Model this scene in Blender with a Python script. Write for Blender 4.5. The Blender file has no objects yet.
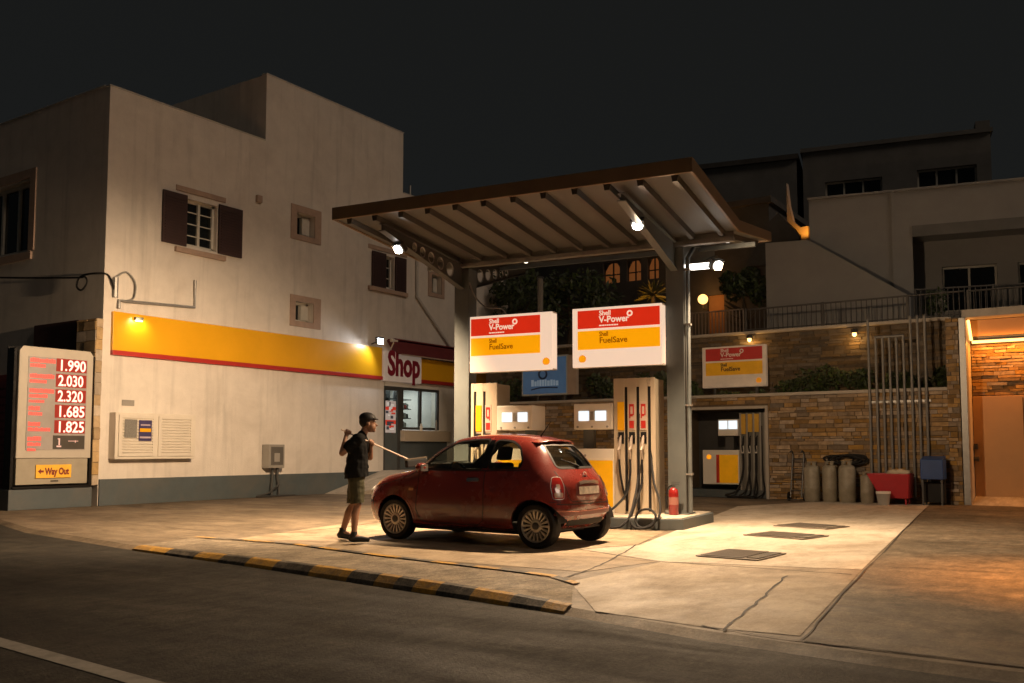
import bpy, bmesh, math, random
from math import sin, cos, pi, radians, sqrt, atan2
from mathutils import Vector, Matrix
from mathutils.bvhtree import BVHTree
R = random.Random(11)
scn = bpy.context.scene
COL = scn.collection
I4 = Matrix.Identity(4)

# ------------------------------------------------------------------ materials
MATS = {}
def _nodes(name):
    m = bpy.data.materials.new(name); m.use_nodes = True
    nt = m.node_tree; b = nt.nodes['Principled BSDF']
    return m, nt, b
def mat(name, col, rough=.6, metal=0, var=.12, scale=3.0, bump=0, bscale=60, coat=0, spec=.5, emit=None, estr=0,
        stain=None, stain_amt=0, stain_scale=.6, trans=0, alpha=1, island=0, coat_rough=.08, streak=0):
    m, nt, b = _nodes(name); L = nt.links.new
    b.inputs['Roughness'].default_value = rough
    b.inputs['Metallic'].default_value = metal
    b.inputs['Specular IOR Level'].default_value = spec
    b.inputs['Coat Weight'].default_value = coat
    b.inputs['Coat Roughness'].default_value = coat_rough
    if trans: b.inputs['Transmission Weight'].default_value = trans
    c = nt.nodes.new('ShaderNodeTexCoord')
    n = nt.nodes.new('ShaderNodeTexNoise'); n.inputs['Scale'].default_value = scale
    n.inputs['Detail'].default_value = 8; n.inputs['Roughness'].default_value = .65
    L(c.outputs['Object'], n.inputs['Vector'])
    r = nt.nodes.new('ShaderNodeMapRange')
    r.inputs['From Min'].default_value = .3; r.inputs['From Max'].default_value = .7
    r.inputs['To Min'].default_value = 1-var; r.inputs['To Max'].default_value = 1+var
    L(n.outputs['Fac'], r.inputs['Value'])
    hs = nt.nodes.new('ShaderNodeMix'); hs.data_type = 'RGBA'; hs.blend_type = 'MULTIPLY'
    hs.inputs['Factor'].default_value = 1
    hs.inputs[6].default_value = (*col, 1)
    L(r.outputs['Result'], hs.inputs[7])
    out = hs.outputs[2]
    if island:
        g = nt.nodes.new('ShaderNodeNewGeometry')
        r2 = nt.nodes.new('ShaderNodeMapRange')
        r2.inputs['To Min'].default_value = 1-island; r2.inputs['To Max'].default_value = 1+island
        L(g.outputs['Random Per Island'], r2.inputs['Value'])
        h2 = nt.nodes.new('ShaderNodeMix'); h2.data_type = 'RGBA'; h2.blend_type = 'MULTIPLY'
        h2.inputs['Factor'].default_value = 1
        L(out, h2.inputs[6]); L(r2.outputs['Result'], h2.inputs[7]); out = h2.outputs[2]
        hh = nt.nodes.new('ShaderNodeHueSaturation')
        r3 = nt.nodes.new('ShaderNodeMath'); r3.operation = 'MULTIPLY_ADD'
        fr = nt.nodes.new('ShaderNodeMath'); fr.operation = 'FRACT'
        mu = nt.nodes.new('ShaderNodeMath'); mu.operation = 'MULTIPLY'; mu.inputs[1].default_value = 7.31
        L(g.outputs['Random Per Island'], mu.inputs[0]); L(mu.outputs[0], fr.inputs[0])
        L(fr.outputs[0], r3.inputs[0]); r3.inputs[1].default_value = .8; r3.inputs[2].default_value = .55
        L(r3.outputs[0], hh.inputs['Saturation']); L(out, hh.inputs['Color']); out = hh.outputs['Color']
    if stain is not None:
        n2 = nt.nodes.new('ShaderNodeTexNoise'); n2.inputs['Scale'].default_value = stain_scale
        n2.inputs['Detail'].default_value = 10; n2.inputs['Roughness'].default_value = .7; n2.inputs['Distortion'].default_value = .6
        L(c.outputs['Object'], n2.inputs['Vector'])
        r4 = nt.nodes.new('ShaderNodeMapRange'); r4.inputs['From Min'].default_value = .45; r4.inputs['From Max'].default_value = .75
        r4.inputs['To Max'].default_value = stain_amt
        L(n2.outputs['Fac'], r4.inputs['Value'])
        mx = nt.nodes.new('ShaderNodeMix'); mx.data_type = 'RGBA'
        L(r4.outputs['Result'], mx.inputs['Factor']); L(out, mx.inputs[6]); mx.inputs[7].default_value = (*stain, 1)
        out = mx.outputs[2]
    if streak:
        mp = nt.nodes.new('ShaderNodeMapping'); mp.inputs['Scale'].default_value = (2.2, 2.2, .16)
        L(c.outputs['Object'], mp.inputs['Vector'])
        n5 = nt.nodes.new('ShaderNodeTexNoise'); n5.inputs['Scale'].default_value = 1.6; n5.inputs['Detail'].default_value = 9; n5.inputs['Roughness'].default_value = .62
        L(mp.outputs['Vector'], n5.inputs['Vector'])
        r5 = nt.nodes.new('ShaderNodeMapRange'); r5.inputs['From Min'].default_value = .52; r5.inputs['From Max'].default_value = .78; r5.inputs['To Max'].default_value = streak
        L(n5.outputs['Fac'], r5.inputs['Value'])
        m5 = nt.nodes.new('ShaderNodeMix'); m5.data_type = 'RGBA'
        L(r5.outputs['Result'], m5.inputs['Factor']); L(out, m5.inputs[6]); m5.inputs[7].default_value = (*[q*.45 for q in col], 1)
        out = m5.outputs[2]
    L(out, b.inputs['Base Color'])
    if bump:
        n3 = nt.nodes.new('ShaderNodeTexNoise'); n3.inputs['Scale'].default_value = bscale; n3.inputs['Detail'].default_value = 6
        L(c.outputs['Object'], n3.inputs['Vector'])
        bp = nt.nodes.new('ShaderNodeBump'); bp.inputs['Strength'].default_value = bump; bp.inputs['Distance'].default_value = .02
        L(n3.outputs['Fac'], bp.inputs['Height']); L(bp.outputs['Normal'], b.inputs['Normal'])
    rr = nt.nodes.new('ShaderNodeMapRange'); rr.inputs['To Min'].default_value = max(0, rough-.12); rr.inputs['To Max'].default_value = min(1, rough+.12)
    L(n.outputs['Fac'], rr.inputs['Value']); L(rr.outputs['Result'], b.inputs['Roughness'])
    if emit:
        b.inputs['Emission Color'].default_value = (*emit, 1); b.inputs['Emission Strength'].default_value = estr
    m.diffuse_color = (*col, 1)
    MATS[name] = m
    return m
def ground_mat(name, col, dark, pale, rough=.75, speck=.35, sscale=55, blot=.8, bscale=.55, streak=(1, 1), sang=0, bump=.4, oil=.5, spec=.3):
    """weathered paving: base colour, pale worn areas, dark blotches, streaks of wear, small oil drips and fine aggregate"""
    m, nt, b = _nodes(name); L = nt.links.new
    c = nt.nodes.new('ShaderNodeTexCoord')
    mp = nt.nodes.new('ShaderNodeMapping'); mp.inputs['Scale'].default_value = (streak[0], streak[1], 1); mp.inputs['Rotation'].default_value = (0, 0, sang)
    L(c.outputs['Object'], mp.inputs['Vector'])
    def noise(scale, vec, detail=8, rough_=.65, dist=0):
        n = nt.nodes.new('ShaderNodeTexNoise'); n.inputs['Scale'].default_value = scale; n.inputs['Detail'].default_value = detail
        n.inputs['Roughness'].default_value = rough_; n.inputs['Distortion'].default_value = dist; L(vec, n.inputs['Vector']); return n.outputs['Fac']
    def rng(v, a, bb, c_, d):
        r = nt.nodes.new('ShaderNodeMapRange'); r.inputs['From Min'].default_value = a; r.inputs['From Max'].default_value = bb
        r.inputs['To Min'].default_value = c_; r.inputs['To Max'].default_value = d; L(v, r.inputs['Value']); return r.outputs['Result']
    def mixc(f, A, B, mode='MIX'):
        x = nt.nodes.new('ShaderNodeMix'); x.data_type = 'RGBA'; x.blend_type = mode
        if isinstance(f, float): x.inputs['Factor'].default_value = f
        else: L(f, x.inputs['Factor'])
        for i, q in ((6, A), (7, B)):
            if isinstance(q, tuple): x.inputs[i].default_value = (*q, 1)
            else: L(q, x.inputs[i])
        return x.outputs[2]
    ob = c.outputs['Object']
    o = mixc(rng(noise(.35, ob, 6), .4, .68, 0, .8), col, pale)
    o = mixc(rng(noise(bscale, mp.outputs['Vector'], 12, .74, .8), .45, .66, 0, blot), o, dark)
    o = mixc(rng(noise(bscale*4.5, mp.outputs['Vector'], 10, .72, .4), .48, .68, 0, blot*.8), o, dark)
    mp2 = nt.nodes.new('ShaderNodeMapping'); mp2.inputs['Scale'].default_value = (1, .35, 1); L(ob, mp2.inputs['Vector'])
    o = mixc(1.0, o, rng(noise(9, mp2.outputs['Vector'], 9, .75), .32, .68, 1-speck*.9, 1+speck*.9), 'MULTIPLY')
    v = nt.nodes.new('ShaderNodeTexVoronoi'); v.inputs['Scale'].default_value = 2.3; v.inputs['Randomness'].default_value = 1
    L(ob, v.inputs['Vector'])
    o = mixc(rng(v.outputs['Distance'], .03, .10, oil, 0), o, tuple(q*.45 for q in dark))
    f = noise(sscale, ob, 4, .8)
    g = rng(f, .3, .7, 1-speck, 1+speck)
    o = mixc(1.0, o, g, 'MULTIPLY')
    L(o, b.inputs['Base Color']); b.inputs['Specular IOR Level'].default_value = spec
    L(rng(noise(1.2, mp.outputs['Vector'], 8), .3, .7, rough-.2, min(1, rough+.15)), b.inputs['Roughness'])
    bp = nt.nodes.new('ShaderNodeBump'); bp.inputs['Strength'].default_value = bump; bp.inputs['Distance'].default_value = .012
    L(f, bp.inputs['Height']); L(bp.outputs['Normal'], b.inputs['Normal'])
    MATS[name] = m
    return m
def glow(name, col, s):
    m, nt, b = _nodes(name)
    b.inputs['Base Color'].default_value = (*[min(.6, c*.45) for c in col], 1)
    b.inputs['Roughness'].default_value = .35
    b.inputs['Emission Color'].default_value = (*col, 1); b.inputs['Emission Strength'].default_value = s
    return m
def glass(name, tint=(.9, .95, .93), rough=.0, dark=0):
    m, nt, b = _nodes(name); L = nt.links.new
    nt.nodes.remove(b)
    o = nt.nodes['Material Output']
    t = nt.nodes.new('ShaderNodeBsdfTransparent'); t.inputs['Color'].default_value = (*tint, 1)
    g = nt.nodes.new('ShaderNodeBsdfGlossy'); g.inputs['Roughness'].default_value = rough+.02
    lw = nt.nodes.new('ShaderNodeLayerWeight'); lw.inputs['Blend'].default_value = .5
    pw = nt.nodes.new('ShaderNodeMath'); pw.operation = 'POWER'; pw.inputs[1].default_value = 5
    f = nt.nodes.new('ShaderNodeMath'); f.operation = 'MULTIPLY_ADD'; f.inputs[1].default_value = .9; f.inputs[2].default_value = .03
    L(lw.outputs['Facing'], pw.inputs[0]); L(pw.outputs[0], f.inputs[0])
    mx = nt.nodes.new('ShaderNodeMixShader')
    L(f.outputs[0], mx.inputs[0]); L(t.outputs[0], mx.inputs[1]); L(g.outputs[0], mx.inputs[2])
    L(mx.outputs[0], o.inputs['Surface'])
    return m

PLASTER = mat('plaster', (.72, .66, .59), .85, var=.06, scale=2.5, bump=.25, bscale=35, stain=(.42, .36, .3), stain_amt=.35, stain_scale=.8, streak=.45)
PLASTER_B = mat('plaster_grey', (.55, .52, .48), .9, var=.08, scale=1.5, bump=.2, bscale=30, stain=(.3, .28, .25), stain_amt=.35, stain_scale=.4)
SURROUND = mat('surround_stone', (.42, .30, .23), .85, var=.12, scale=6, bump=.2)
PLINTH = mat('plinth_paint', (.08, .098, .105), .6, var=.1, scale=4, bump=.12, stain=(.16, .13, .1), stain_amt=.4, stain_scale=1.2)
YELLOW = mat('yellow_panel', (.80, .40, .012), .34, var=.05, scale=1, stain=(.5, .26, .02), stain_amt=.2)
RED = mat('red_panel', (.42, .03, .025), .4, var=.06)
MAROON = mat('maroon_paint', (.16, .03, .035), .5, var=.1)
SHUTTER = mat('shutter_wood', (.05, .026, .024), .6, var=.15, scale=8)
WFRAME = mat('window_frame_white', (.6, .57, .5), .5)
DGLASS = mat('dark_glass', (.012, .014, .014), .08, var=.2)
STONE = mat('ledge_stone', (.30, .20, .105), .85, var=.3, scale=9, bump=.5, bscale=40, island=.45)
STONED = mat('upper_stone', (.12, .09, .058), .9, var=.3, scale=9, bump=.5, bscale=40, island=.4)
MORTAR = mat('mortar', (.14, .10, .06), .95, var=.2, scale=12)
CAP = mat('cap_concrete', (.45, .4, .34), .8, var=.12, scale=5, bump=.2)
CONC = ground_mat('concrete_old', (.175, .135, .092), (.06, .045, .03), (.26, .205, .14), .7, .3, 45, .85, .5, (.6, 1.4), .1)
CONCL = ground_mat('concrete_light', (.46, .40, .32), (.22, .17, .115), (.56, .50, .41), .7, .16, 60, .75, .45, (1.3, .6), .1, .25, .45)
CONCD = ground_mat('concrete_dark', (.125, .10, .07), (.045, .036, .025), (.22, .17, .115), .72, .45, 38, .95, .8, (.8, 1.1), .2, .6)
ASPH = ground_mat('asphalt', (.030, .027, .022), (.017, .016, .0135), (.054, .047, .036), .85, .6, 42, .7, .5, (.35, 1.6), -.14, .8, .3, .2)
JOINT = mat('joint_tar', (.03, .025, .02), .8)
KYEL = ground_mat('kerb_yellow', (.54, .28, .03), (.22, .16, .10), (.52, .33, .11), .7, .3, 40, .8, 3.0, (1, 1), 0, .5, .5)
KBLK = ground_mat('kerb_black', (.05, .046, .04), (.19, .16, .12), (.08, .07, .055), .75, .4, 40, .9, 3.6, (1, 1), 0, .5, .2)
KTOP = ground_mat('kerb_pavement', (.27, .22, .155), (.11, .085, .06), (.30, .25, .18), .85, .5, 40, .7, .9, (1, 1), 0, .8, .3)
PAINTW = mat('road_paint', (.22, .205, .18), .8, var=.25, scale=12, stain=(.08, .075, .07), stain_amt=.6, stain_scale=4)
STEEL = mat('column_paint', (.11, .124, .126), .5, var=.1, scale=3, stain=(.15, .13, .1), stain_amt=.3)
ROOFU = mat('roof_sheet', (.085, .082, .074), .55, metal=.0, var=.12, scale=2)
RIBM = mat('roof_rib', (.06, .055, .048), .5, var=.1)
FASCIA = mat('fascia_brown', (.14, .088, .045), .55, var=.12, scale=3)
DSTEEL = mat('dark_steel', (.08, .08, .078), .45, metal=.3)
GALV = mat('galvanised', (.36, .35, .33), .45, metal=.6, var=.15, scale=8)
PIPEM = mat('pipe_grey', (.2, .19, .175), .5, metal=.2, var=.15, scale=10)
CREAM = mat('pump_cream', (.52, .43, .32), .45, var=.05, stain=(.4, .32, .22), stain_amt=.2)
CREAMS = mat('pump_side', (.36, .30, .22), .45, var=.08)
WHITE = mat('white_plastic', (.75, .7, .62), .4, var=.04)
BLACK = mat('black_rubber', (.014, .013, .013), .6, var=.1, spec=.25)
BLACKG = mat('black_gloss', (.012, .012, .012), .2)
GREYB = mat('grey_metal_box', (.30, .28, .25), .5, var=.1)
S_WHITE = glow('sign_white', (1.0, .73, .53), .78)
S_RED = glow('sign_red', (.78, .030, .008), .72)
S_YEL = glow('sign_yellow', (1.0, .38, .002), .85)
S_ORANGE = glow('sign_orange', (.85, .25, .01), .9)
S_TEXTD = glow('sign_text_dark', (.45, .13, .0), .5)
N_WHITE = mat('sign_faint_glow_white', (.66, .56, .46), .4, emit=(1, .75, .5), estr=.06)  # unlit sign: white, red and yellow carry a faint painted-in glow
N_RED = mat('sign_faint_glow_red', (.45, .035, .03), .4, emit=(.8, .05, .02), estr=.05)
N_YEL = mat('sign_faint_glow_yellow', (.78, .40, .02), .4, emit=(1, .45, .01), estr=.06)
N_TXT = mat('sign_unlit_text', (.06, .03, .02), .5)
SCREEN = glow('pump_screen', (.82, .93, 1.0), 1.1)
LED_W = glow('lamp_white', (1.0, .95, .86), 40)
LED_C = glow('lamp_cool', (.8, .9, 1.0), 40)
LED_WARM = glow('lamp_warm', (1.0, .58, .20), 4)
LED_O = glow('lamp_orange', (1.0, .45, .12), 5)
DIGIT = glow('digit_led', (1.0, .50, .40), 2.0)
DIGBG = glow('digit_back', (.40, .024, .012), .5)
PRED = glow('price_label_red', (.95, .13, .09), .75)
LEAF = mat('leaf_dark', (.05, .07, .025), .6, var=.4, scale=3, island=.5)
LEAF2 = mat('leaf_yucca', (.13, .12, .04), .5, var=.3, scale=3, island=.3)
BARK = mat('bark', (.10, .075, .05), .9, var=.3, scale=14, bump=.5)
SOIL = mat('soil', (.06, .045, .03), .95, var=.3, scale=9)
HOUSE = mat('house_white', (.36, .35, .335), .85, var=.08, scale=1.2, bump=.15, stain=(.3, .28, .26), stain_amt=.3, stain_scale=.5)
HOUSEF = mat('far_house', (.21, .205, .195), .9, var=.15, scale=1.2, stain=(.2, .19, .18), stain_amt=.5, stain_scale=.4)
HOUSED = mat('dark_house', (.09, .085, .08), .9, var=.2, scale=2)
LITWIN = glow('lit_window', (.62, .20, .05), .17)
BLUES = mat('blue_sign', (.06, .17, .36), .4, var=.12, scale=2, emit=(.10, .27, .55), estr=.10)
BLUED = mat('blue_sign_dark', (.012, .035, .10), .5)
BLUEL = mat('blue_sign_pale', (.30, .42, .52), .5, emit=(.3, .45, .6), estr=.2)
PINKL = mat('blue_sign_pink', (.5, .3, .34), .5, emit=(.5, .28, .32), estr=.2)
REDB = mat('barrow_red', (.42, .02, .03), .45, var=.15, stain=(.2, .03, .03), stain_amt=.4, stain_scale=3)
BLUEB = mat('bin_blue', (.015, .055, .20), .45, var=.15)
GASM = mat('gas_grey', (.27, .24, .18), .5, var=.18, scale=7, stain=(.16, .11, .07), stain_amt=.5, stain_scale=4)
EXTR = mat('extinguisher_red', (.26, .014, .012), .3, coat=.5)
ORANGEW = mat('garage_panel', (.52, .30, .13), .6, var=.06, scale=2)

# ------------------------------------------------------------------ mesh helpers
PM = {}
class MB:
    def __init__(s, M=I4):
        s.v = []; s.f = []; s.M = M
    def add(s, vs, fs):
        o = len(s.v); s.v += [s.M @ Vector(p) for p in vs]; s.f += [[i+o for i in f] for f in fs]
    def box(s, x0, x1, y0, y1, z0, z1):
        vs = [(x, y, z) for z in (z0, z1) for y in (y0, y1) for x in (x0, x1)]
        s.add(vs, [(0, 2, 3, 1), (4, 5, 7, 6), (0, 1, 5, 4), (2, 6, 7, 3), (0, 4, 6, 2), (1, 3, 7, 5)])
        return s
    def obox(s, c, size, ax=None):
        # oriented box: ax 3x3 matrix columns
        ax = ax or Matrix.Identity(3)
        vs = []
        for z in (-.5, .5):
            for y in (-.5, .5):
                for x in (-.5, .5):
                    vs.append(Vector(c) + ax @ Vector((x*size[0], y*size[1], z*size[2])))
        s.add(vs, [(0, 2, 3, 1), (4, 5, 7, 6), (0, 1, 5, 4), (2, 6, 7, 3), (0, 4, 6, 2), (1, 3, 7, 5)])
        return s
    def prism(s, pts, d):
        # pts: planar polygon 3d; d: extrusion vector
        n = len(pts); d = Vector(d)
        vs = [Vector(p) for p in pts] + [Vector(p)+d for p in pts]
        fs = [list(range(n))[::-1], list(range(n, 2*n))] + [(i, (i+1) % n, n+(i+1) % n, n+i) for i in range(n)]
        s.add(vs, fs); return s
    def quad(s, *p):
        s.add(p, [tuple(range(len(p)))]); return s
    def tube(s, pts, r, n=8, closed=False, caps=True):
        pts = [Vector(p) for p in pts]; m = len(pts)
        rs = r if isinstance(r, (list, tuple)) else [r]*m
        vs = []; up = None
        for i, p in enumerate(pts):
            a = pts[(i-1) % m] if (i > 0 or closed) else p
            b = pts[(i+1) % m] if (i < m-1 or closed) else p
            t = (b-a).normalized()
            if up is None:
                up = Vector((0, 0, 1)) if abs(t.z) < .9 else Vector((1, 0, 0))
            u = (up - t*up.dot(t))
            if u.length < 1e-5: u = t.orthogonal()
            u.normalize(); w = t.cross(u); up = u
            for k in range(n):
                an = 2*pi*k/n
                vs.append(p + (u*cos(an)+w*sin(an))*rs[i])
        fs = []
        for i in range(m if closed else m-1):
            j = (i+1) % m
            for k in range(n):
                fs.append((i*n+k, i*n+(k+1) % n, j*n+(k+1) % n, j*n+k))
        if caps and not closed:
            fs.append(list(range(n))[::-1]); fs.append(list(range((m-1)*n, m*n)))
        s.add(vs, fs); return s
    def lathe(s, prof, c=(0, 0, 0), n=20, axis='z'):
        vs = []; fs = []
        for (r, h) in prof:
            for k in range(n):
                a = 2*pi*k/n
                p = {'z': (r*cos(a), r*sin(a), h), 'y': (r*cos(a), h, r*sin(a)), 'x': (h, r*cos(a), r*sin(a))}[axis]
                vs.append(Vector(c)+Vector(p))
        for i in range(len(prof)-1):
            for k in range(n):
                fs.append((i*n+k, i*n+(k+1) % n, (i+1)*n+(k+1) % n, (i+1)*n+k))
        fs.append(list(range(n))[::-1]); fs.append(list(range((len(prof)-1)*n, len(prof)*n)))
        s.add(vs, fs); return s
    def build(s, name, m, parent=None, bevel=0, smooth=False, origin=None, seg=2):
        W = PM.get(parent, I4) if parent else (Matrix.Translation(Vector(origin)) if origin else I4)
        Wi = W.inverted()
        me = bpy.data.meshes.new(name)
        me.from_pydata([Wi @ p for p in s.v], [], s.f)
        bm = bmesh.new(); bm.from_mesh(me)
        bmesh.ops.recalc_face_normals(bm, faces=bm.faces)
        bm.to_mesh(me); bm.free()
        o = bpy.data.objects.new(name, me); COL.objects.link(o)
        for mm in (m if isinstance(m, (list, tuple)) else [m]): me.materials.append(mm)
        if parent: o.parent = parent; PM[o] = W
        else:
            o.matrix_world = W; PM[o] = W
        if smooth:
            for p in me.polygons: p.use_smooth = True
            if smooth != 'all':
                me.set_sharp_from_angle(angle=radians(38))
        if bevel:
            b = o.modifiers.new('bevel', 'BEVEL'); b.width = bevel; b.segments = seg; b.limit_method = 'ANGLE'; b.angle_limit = radians(40)
        return o
def thing(name, label, cat, loc=(0, 0, 0), rz=0, group=None):
    o = bpy.data.objects.new(name, None); COL.objects.link(o); o.empty_display_size = .2
    M = Matrix.Translation(Vector(loc)) @ Matrix.Rotation(rz, 4, 'Z')
    o.matrix_world = M; PM[o] = M
    o['label'] = label; o['category'] = cat
    if group: o['group'] = group
    return o
def tag(o, label, cat, group=None):
    o['label'] = label; o['category'] = cat
    if group: o['group'] = group
    return o
def struct(o):
    o['kind'] = 'structure'; return o
def kids(o): return [c for c in COL.objects if c.parent is o]
def dup(root, M, label=None, group=None):
    def cp(o, par):
        c = o.copy(); COL.objects.link(c)
        if par: c.parent = par
        for k in kids(o): cp(k, c)
        return c
    ks = cp(root, None)
    ks.matrix_world = M; PM[ks] = M
    if label: ks['label'] = label
    if group: ks['group'] = group
    return ks
def text(s, size, pos, xd, yd, m, name, parent=None, depth=.004, bold=.0, align='LEFT', M=I4, width=None):
    cu = bpy.data.curves.new('lettering', 'FONT'); cu.body = s; cu.size = size; cu.extrude = depth; cu.offset = bold
    cu.align_x = align; cu.resolution_u = 3
    t = bpy.data.objects.new('tmp', cu); COL.objects.link(t)
    dg = bpy.context.evaluated_depsgraph_get()
    me = bpy.data.meshes.new_from_object(t.evaluated_get(dg))
    bpy.data.objects.remove(t); bpy.data.curves.remove(cu)
    xd = Vector(xd); yd = Vector(yd); zd = xd.cross(yd); pos = Vector(pos)
    xs = [v.co.x for v in me.vertices]; w = max(xs)-min(xs); sx = width/w if width else 1
    b = MB(M); b.add([pos + xd*(v.co.x*sx) + yd*v.co.y + zd*v.co.z for v in me.vertices], [list(p.vertices) for p in me.polygons])
    bpy.data.meshes.remove(me)
    W = PM.get(parent, I4); Wi = W.inverted()
    m2 = bpy.data.meshes.new(name); m2.from_pydata([Wi @ p for p in b.v], [], b.f); m2.materials.append(m)
    o = bpy.data.objects.new(name, m2); COL.objects.link(o)
    if parent: o.parent = parent
    PM[o] = W
    return o
def wall_sheet(mb, P, u0, u1, z0, z1, holes, depth):
    """P(u,z,d) -> 3d point, d = depth behind the face. Rectangular holes with reveals."""
    us = sorted({u0, u1, *[h[0] for h in holes], *[h[1] for h in holes]}); us = [u for u in us if u0 <= u <= u1]
    zs = sorted({z0, z1, *[h[2] for h in holes], *[h[3] for h in holes]}); zs = [z for z in zs if z0 <= z <= z1]
    for i in range(len(us)-1):
        for j in range(len(zs)-1):
            cu, cz = (us[i]+us[i+1])/2, (zs[j]+zs[j+1])/2
            if any(h[0] < cu < h[1] and h[2] < cz < h[3] for h in holes): continue
            mb.quad(P(us[i], zs[j], 0), P(us[i+1], zs[j], 0), P(us[i+1], zs[j+1], 0), P(us[i], zs[j+1], 0))
    for (a, b, c, d) in holes:
        if c > z1 or a > u1 or b < u0: continue
        mb.quad(P(a, c, 0), P(a, d, 0), P(a, d, depth), P(a, c, depth)); mb.quad(P(b, c, 0), P(b, d, 0), P(b, d, depth), P(b, c, depth))
        mb.quad(P(a, c, 0), P(b, c, 0), P(b, c, depth), P(a, c, depth)); mb.quad(P(a, d, 0), P(b, d, 0), P(b, d, depth), P(a, d, depth))
def light(kind, name, loc, power, col, rot=None, target=None, size=.1, angle=2.6, blend=.3, sy=None):
    l = bpy.data.lights.new(name, kind); l.energy = power; l.color = col
    if kind == 'SPOT': l.spot_size = angle; l.spot_blend = blend; l.shadow_soft_size = size
    elif kind == 'POINT': l.shadow_soft_size = size
    elif kind == 'AREA':
        l.size = size
        if sy: l.shape = 'RECTANGLE'; l.size_y = sy
    o = bpy.data.objects.new(name, l); COL.objects.link(o); o.location = loc
    if target is not None:
        o.rotation_euler = (Vector(target)-Vector(loc)).to_track_quat('-Z', 'Y').to_euler()
    return o
def stones(mb, P, u0, u1, z0, z1, holes=(), hmin=.05, hmax=.11, lmin=.14, lmax=.5, rnd=R):
    """courses of split ledge stone standing proud of a wall face, P(u,z,d): d<0 outward"""
    z = z0
    while z < z1-.02:
        h = min(rnd.uniform(hmin, hmax), z1-z); u = u0 - rnd.uniform(0, .2)
        while u < u1:
            l = rnd.uniform(lmin, lmax)
            a, b = max(u, u0), min(u+l, u1)
            segs = [(a, b)]
            for (ha, hb, hc, hd) in holes:
                if z+h > hc+.01 and z < hd-.01:
                    ns = []
                    for (p, q) in segs:
                        if q <= ha or p >= hb: ns.append((p, q))
                        else:
                            if p < ha: ns.append((p, ha))
                            if q > hb: ns.append((hb, q))
                    segs = ns
            for (p, q) in segs:
                if q-p < .02: continue
                d = rnd.uniform(.01, .045); g = .006
                j = lambda: rnd.uniform(-.006, .006)
                f = [P(p+g+j(), z+g+j(), -d), P(q-g+j(), z+g+j(), -d), P(q-g+j(), z+h-g+j(), -d), P(p+g+j(), z+h-g+j(), -d)]
                k = [P(p+g, z+g, .02), P(q-g, z+g, .02), P(q-g, z+h-g, .02), P(p+g, z+h-g, .02)]
                mb.add(f+k, [(0, 1, 2, 3), (0, 4, 5, 1), (1, 5, 6, 2), (2, 6, 7, 3), (3, 7, 4, 0)])
            u += l
        z += h
    return mb
def leaves(mb, c, rad, n, s0=.05, s1=.11, rnd=R, power=.5):
    for _ in range(n):
        while True:
            p = Vector((rnd.uniform(-1, 1), rnd.uniform(-1, 1), rnd.uniform(-1, 1)))
            if .01 < p.length < 1: break
        p = p.normalized()*(p.length**power)
        q = Vector(c)+Vector((p.x*rad[0], p.y*rad[1], p.z*rad[2]))
        a = Vector((rnd.gauss(0, 1), rnd.gauss(0, 1), rnd.gauss(0, 1))).normalized(); b = a.orthogonal().normalized()
        l = rnd.uniform(s0, s1); w = l*.4
        mb.add([q-a*l, q+b*w, q+a*l, q-b*w], [(0, 1, 2, 3)])
    return mb
def arc(c, r, a0, a1, n, plane='xz'):
    out = []
    for i in range(n+1):
        a = a0+(a1-a0)*i/n
        d = {'xz': (r*cos(a), 0, r*sin(a)), 'yz': (0, r*cos(a), r*sin(a)), 'xy': (r*cos(a), r*sin(a), 0)}[plane]
        out.append(Vector(c)+Vector(d))
    return out
def spline(pts, n=8):
    pts = [Vector(p) for p in pts]; out = []
    for i in range(len(pts)-1):
        p0 = pts[max(i-1, 0)]; p1 = pts[i]; p2 = pts[i+1]; p3 = pts[min(i+2, len(pts)-1)]
        for k in range(n):
            t = k/n
            out.append(.5*((2*p1)+(p2-p0)*t+(2*p0-5*p1+4*p2-p3)*t*t+(3*p1-p0-3*p2+p3)*t**3))
    out.append(pts[-1]); return out

# ------------------------------------------------------------------ camera and light
YAW = radians(33.736); PIT = radians(4.1)
cam = bpy.data.cameras.new('camera'); co = bpy.data.objects.new('camera', cam); COL.objects.link(co)
co.location = (0, 0, 1.2); co.rotation_euler = (pi/2+PIT, 0, YAW)
cam.sensor_width = 36; cam.lens = 926/1024*36; cam.shift_y = 42.1/1024; cam.clip_end = 900; cam.clip_start = .05
scn.camera = co
w = bpy.data.worlds.new('World'); scn.world = w; w.use_nodes = True
nt = w.node_tree; bg = nt.nodes['Background']
sky = nt.nodes.new('ShaderNodeTexSky'); sky.sky_type = 'NISHITA'; sky.sun_disc = False
SUN_EL, SUN_AZ = radians(30), radians(96)
sky.sun_elevation = SUN_EL; sky.sun_rotation = SUN_AZ
mix = nt.nodes.new('ShaderNodeMix'); mix.data_type = 'RGBA'; mix.inputs['Factor'].default_value = .985
nt.links.new(sky.outputs[0], mix.inputs[6]); mix.inputs[7].default_value = (.0088, .0090, .0082, 1)
nt.links.new(mix.outputs[2], bg.inputs['Color']); bg.inputs['Strength'].default_value = 1.0
mix.inputs['Factor'].default_value = .9996
sl = bpy.data.lights.new('sun', 'SUN'); sl.energy = .36; sl.color = (1, .77, .57); sl.angle = radians(14)
so = bpy.data.objects.new('sun', sl); COL.objects.link(so)
sd = Vector((cos(SUN_EL)*sin(SUN_AZ), cos(SUN_EL)*cos(SUN_AZ), sin(SUN_EL)))
so.rotation_euler = sd.to_track_quat('Z', 'Y').to_euler(); so.location = (30, 0, 30)
scn.view_settings.view_transform = 'Standard'; scn.view_settings.look = 'None'
scn.cycles.use_denoising = True
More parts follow.
